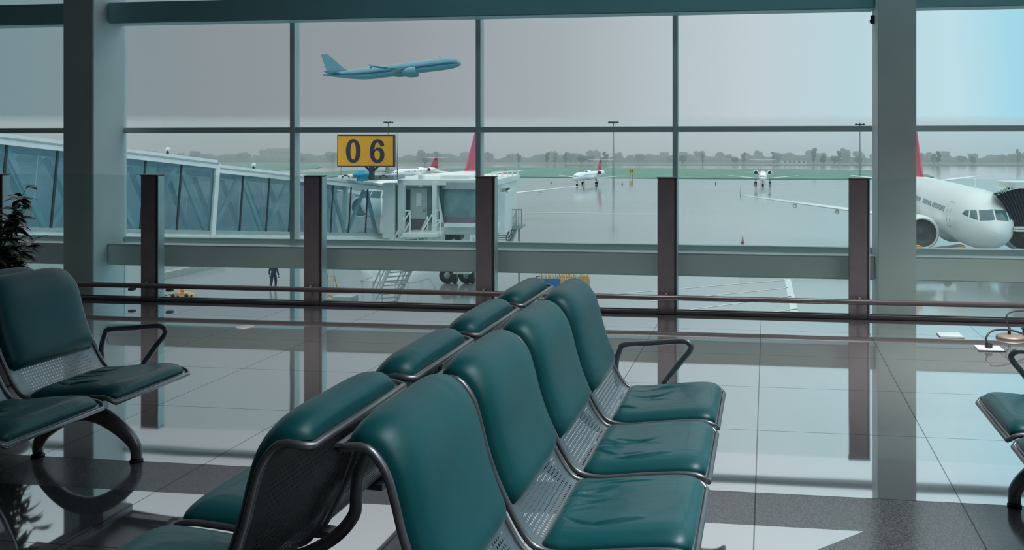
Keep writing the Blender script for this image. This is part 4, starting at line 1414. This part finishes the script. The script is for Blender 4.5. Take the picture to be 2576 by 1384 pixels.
ss = thing('access_stair', 'grey railed platform and steep steps at the far end of the bridge cabin', 'stairs', (0, 0, 0))
pt, pb = cp(1278, 571, 52), cp(1252, 640, 52.5)
stair('access_stair', '', pt, pb, (1, .25, 0), 1.0, 12, par=ss)
cbox(1240, 1312, 569, 576, 51.6, 53.2).build('platform', GREYM, ss)
pr_ = MB()
for Zr in (51.7, 53.1):
    pr_.bar(cp(1276, 527, Zr), cp(1312, 527, Zr), .05, .05); pr_.bar(cp(1276, 548, Zr), cp(1312, 548, Zr), .04, .04)
    for u in (1276, 1287, 1298, 1305, 1312):
        pr_.bar(cp(u, 527, Zr), cp(u, 570, Zr), .05, .05)
pr_.bar(cp(1312, 527, 51.7), cp(1312, 527, 53.1), .05, .05)
pr_.build('platform_rail', GREYM, ss)
for u in (1246, 1306):
    q = cp(u, 574, 52.4); MB().bar(q, Vector((q.x, q.y, GZ)), .1, .1).build('support_leg', GREYM, ss)

# second bridge at the east edge: dark folding hood against the airliner
hb2 = thing('boarding_bridge', 'dark folding hood of a boarding bridge pressed against the airliner nose', 'jet bridge', (0, 0, 0))
ca = spline([(2499, 487, 0), (2508, 497, 0), (2523, 513, 0), (2537, 540, 0), (2545, 566, 0), (2549, 591, 0)], 5)
def hood(a, b):
    i = a * (len(ca) - 1); j = min(len(ca) - 2, int(i)); p = ca[j].lerp(ca[j + 1], i - j)
    q = Vector((2545 + 15 * a + 60, 466 + 124 * a, 0))
    r = p.lerp(q, b)
    Z = 62.2 + .28 * abs(math.sin(b * 34 + a * 1.5)) + 1.0 * b
    return cp(r.x, r.y, Z)
MB().grid(hood, 30, 120).build('folding_hood', mat('hood_fabric', (.035, .05, .075), .7, vary=.15), hb2)
def hoodtop(a, b):
    p = Vector((2497, 487, 0)).lerp(Vector((2552, 465, 0)), a)
    return cp(p.x, p.y + 9 * b + 1.6 * math.sin(a * 44), 62.0 + .12 * math.sin(a * 44) - .1 * (1 - b) + 2.4 * (1 - b))
MB().grid(hoodtop, 60, 4).build('scalloped_canopy', mat('canopy_green', (.20, .36, .34), .6, vary=.2, scale=3), hb2)
cbox(2550, 2700, 459, 474, 62.6, 66).build('roof', BRWHITE, hb2)
cbox(2556, 2700, 572, 576, 61.6, 62.2).build('bumper_rail', BRWHITE, hb2)
cbox(2556, 2700, 578, 583, 61.6, 62.2).build('bumper_rail', BRWHITE, hb2)
cbox(2606, 2760, 474, 600, 63.4, 70).build('cabin', BRWHITE, hb2)
q = cp(2690, 600, 66); MB().bar(q, Vector((q.x, q.y, GZ)), .9, .9).build('support_column', BRWHITE, hb2)

# ---------------------------------------------------------------- apron equipment
def wheel(par, x, y, r, w=.12, nm='wheel'):
    return MB().lathe([(.02, -w), (r * .6, -w), (r * .93, -w * .8), (r, -w * .4), (r, w * .4), (r * .93, w * .8), (r * .6, w), (.02, w)], c=(x, y, r), n=18, axis='y').build(nm, BLACK, par)


ct = thing('loading_trolley', 'ochre lattice loading trolley with a blue board behind the nearest seat backs', 'trolley', cz(1418, 768, GZ), YAW)
MB().bbox((-1.35, -.6, .42), (1.35, .6, .56), .02).build('deck', ORANGE, ct)
lt = MB()
for y in (-.58, .58):
    for z in (.85, 1.15, 1.45, 1.72): lt.bar((-1.3, y, z), (1.3, y, z), .045, .045)
    for k in range(14): lt.bar((-1.3 + .2 * k, y, .56), (-1.3 + .2 * k, y, 1.76), .05, .05)
    for k in range(4): lt.bar((-.2 + .36 * k, y - .03, .6), (.25 + .36 * k, y - .03, 1.7), .06, .05)
lt.build('lattice_side', ORANGE, ct)
MB().prism([(.75, -.70, .56), (1.5, -.70, .56), (1.5, -.70, 1.5), (1.42, -.70, 1.76), (.95, -.70, 1.76)], (0, .1, 0)).build('end_panel', ORANGE, ct)
MB().bbox((-1.15, -.72, 1.10), (-.15, -.66, 1.58), .01).build('notice_board', BLUEB, ct)
MB().tube([(-1.55, -.5, .9), (-1.58, -.5, 1.45), (-1.45, -.5, 1.68), (-1.15, -.5, 1.70)], .03, 8).build('hoop', DARK, ct)
MB().bbox((.85, -.75, .62), (1.6, -.66, .95), .02).build('control_box', DARK, ct)
for x in (-1.0, .95):
    for y in (-.55, .55): wheel(ct, x, y, .24)
MB().bar((-1.0, 0, .24), (-1.0, 0, .44), .2, .9).bar((.95, 0, .24), (.95, 0, .44), .2, .9).build('axle', DARK, ct)

bl = thing('belt_loader', 'low belt loader with yellow edge beside the airliner engine', 'loader', cz(2345, 697, GZ), YAW + .05)
MB().bbox((-2.4, -.7, .35), (1.4, .7, .8), .04).build('chassis', PLASTICW, bl)
MB().bar((-2.8, 0, 1.5), (2.1, 0, 2.1), .9, .16).build('conveyor', DARK, bl)
MB().bar((-2.8, -.52, 1.45), (2.1, -.52, 2.05), .06, .22).build('side_rail', YELLOW, bl)
MB().bbox((-2.0, -.5, 1.75), (-.8, .3, 2.15), .05).build('engine_cover', YELLOW, bl)
MB().bar((-1.4, 0, .7), (-1.4, 0, 1.7), .2, .2).bar((.9, 0, .7), (.9, 0, 1.95), .2, .2).build('lift_leg', GREYM, bl)
for x in (-1.6, .8):
    for y in (-.6, .6): wheel(bl, x, y, .32)

lad = thing('step_ladder', 'small yellow step ladder on the apron west of the bridge stair', 'ladder', cz(832, 727, GZ), YAW)
sl_ = MB()
for sx in (-.26, .26):
    sl_.bar((sx * 1.15, -.3, 0), (sx * .7, 0, 1.0), .04, .04); sl_.bar((sx * 1.15, .3, 0), (sx * .7, 0, 1.0), .04, .04)
    sl_.bar((sx * .7, 0, 1.0), (sx * .6, .1, 1.5), .04, .04)
sl_.bar((-.17, .1, 1.5), (.17, .1, 1.5), .04, .04)
sl_.build('frame', ORANGE, lad)
for k in range(3):
    MB().box((-.27 + .04 * k, -.3 + .1 * k - .05, .25 + .27 * k), (.27 - .04 * k, -.3 + .1 * k + .1, .28 + .27 * k)).build('step', ORANGE, lad)
dol = thing('tow_dolly', 'low yellow tow dolly with an orange knob near the first barrier post', 'dolly', cz(458, 747, GZ), YAW)
MB().prism([(-.62, -.3, .12), (.62, -.3, .12), (.5, -.3, .24), (-.2, -.3, .30), (-.5, -.3, .2)], (0, .6, 0)).build('body', ORANGE, dol)
MB().lathe([(.09, .26), (.10, .40), (.06, .46), (.001, .47)], n=14).build('beacon', mat('beacon_orange', (.75, .13, .03), .5), dol)
MB().tube([(-.6, -.2, .18), (-.85, -.2, .12), (-1.0, -.2, .05)], .025, 6).build('tow_bar', DARK, dol)
for x in (-.4, .4):
    for y in (-.28, .28): wheel(dol, x, y, .11, .05)
pd = thing('wheel_base', 'yellow frame base on the apron beside the concrete block', 'equipment', cz(828, 757, GZ), YAW)
MB().bbox((-.32, -.2, .04), (.32, .2, .12), .01).build('base_plate', ORANGE, pd)
MB().bar((-.28, -.1, .1), (.1, -.1, .36), .05, .05).bar((.1, -.1, .36), (.28, -.1, .1), .05, .05).build('brace', ORANGE, pd)
tag(MB().bbox((-.62, -.4, 0), (.62, .4, .34), .03).build('concrete_block', mat('concrete_block', (.42, .46, .46), .8, bump=.2), loc=cz(868, 759, GZ)), 'low pale concrete block on the apron by the stair foot', 'block')

# low walls at ground level beside the terminal
wa, wb_ = cz(398, 705, GZ), cz(560, 668, GZ)
d = (wb_ - wa).normalized(); n_ = Vector((-d.y, d.x, 0)) * .25
k_ = MB().hexa([wa - n_, wb_ - n_, wb_ + n_, wa + n_] + [p + Vector((0, 0, .45)) for p in (wa - n_, wb_ - n_, wb_ + n_, wa + n_)])
tag(k_.build('kerb', mat('kerb_concrete', (.34, .37, .36), .8, vary=.15)), 'raised concrete kerb running out under the jet bridge', 'kerb', kind='structure')

# ---------------------------------------------------------------- person on the apron
def skin_body(name, verts, edges, radii, m, parent, loc, levels=2):
    me = bpy.data.meshes.new(name); me.from_pydata(verts, edges, [])
    o = bpy.data.objects.new(name, me); COL.objects.link(o)
    md = o.modifiers.new('skin', 'SKIN'); md.use_smooth_shade = True
    o.modifiers.new('sub', 'SUBSURF').levels = levels
    for v, r in zip(me.skin_vertices[0].data, radii):
        v.radius = (r, r) if not isinstance(r, tuple) else r
    me.skin_vertices[0].data[0].use_root = True
    bpy.context.view_layer.update()
    new = bpy.data.meshes.new_from_object(o.evaluated_get(bpy.context.evaluated_depsgraph_get()))
    bpy.data.objects.remove(o)
    new.materials.clear(); new.materials.append(m)
    r = bpy.data.objects.new(name, new); COL.objects.link(r)
    r.parent = parent; r.location = loc
    return r


pp = cz(688, 729, GZ)
pe = thing('person', 'person in dark navy overalls walking away across the wet apron', 'person', pp, YAW)
V = [(0, 0, .92), (0, 0, 1.08), (0, .0, 1.25), (0, .01, 1.38), (0, .01, 1.46), (0, .02, 1.52),
     (.10, 0, .86), (.11, .10, .48), (.10, .04, .10), (.10, .20, .05),
     (-.10, 0, .86), (-.10, -.06, .48), (-.10, -.26, .14), (-.10, -.16, .05),
     (.20, 0, 1.36), (.27, -.04, 1.12), (.30, .04, .88), (-.20, 0, 1.36), (-.27, .05, 1.12), (-.30, .14, .90)]
E_ = [(0, 1), (1, 2), (2, 3), (3, 4), (4, 5), (0, 6), (6, 7), (7, 8), (8, 9), (0, 10), (10, 11), (11, 12), (12, 13), (3, 14), (14, 15), (15, 16), (3, 17), (17, 18), (18, 19)]
R_ = [(.15, .12), (.14, .11), (.17, .12), (.15, .11), .06, .055, .105, .08, .055, .045, .105, .08, .055, .045, .08, .06, .05, .08, .06, .05]
bd = skin_body('overalls', V, E_, R_, UNIFORM, pe, (0, 0, 0))
hv = [(0, .02, 1.50), (0, .02, 1.58), (0, .02, 1.66), (0, .025, 1.72)]
skin_body('head', hv, [(0, 1), (1, 2), (2, 3)], [.055, .075, .09, .06], SKIN, pe, (0, 0, 0))
MB().lathe([(.001, 0), (.10, .0), (.104, .05), (.085, .11), (.04, .145), (.001, .15)], c=(0, .02, 1.635), n=16).build('hair', HAIR, pe)
for sx, yy in ((.30, .05), (-.30, .15)):
    hvs = [(sx, yy, .86), (sx, yy + .02, .79)]; he = [(0, 1)]; hr = [.032, .036]
    for i_, dx in enumerate((-.026, -.009, .009, .026)):
        b0 = len(hvs); hvs += [(sx + dx * .7, yy + .025, .775), (sx + dx, yy + .035, .735 + .006 * abs(i_ - 1.5)), (sx + dx, yy + .05, .70 + .008 * abs(i_ - 1.5))]
        he += [(1, b0), (b0, b0 + 1), (b0 + 1, b0 + 2)]; hr += [.010, .009, .008]
    b0 = len(hvs); hvs += [(sx - .036, yy + .04, .80), (sx - .04, yy + .06, .765)]; he += [(1, b0), (b0, b0 + 1)]; hr += [.011, .009]
    skin_body('hand', hvs, he, hr, SKIN, pe, (0, 0, 0), 1)

# ---------------------------------------------------------------- thin fog over the airfield
hz = bpy.data.materials.new('thin_fog'); hz.use_nodes = True
ht = hz.node_tree; ht.nodes.clear()
ho = ht.nodes.new('ShaderNodeOutputMaterial'); hs = ht.nodes.new('ShaderNodeVolumeScatter')
hs.inputs['Color'].default_value = (.70, .745, .765, 1); hs.inputs['Density'].default_value = .0135; hs.inputs['Anisotropy'].default_value = .72
ht.links.new(hs.outputs[0], ho.inputs['Volume'])
hm = MB()
c8 = [cxz(a, b, c) for c in (GZ - 1, 13) for a, b in ((-430, 352), (430, 352), (430, 500), (-430, 500))]
hm.hexa(c8)
tag(hm.build('haze', hz), 'thin grey fog hanging over the airfield', 'fog', kind='stuff')
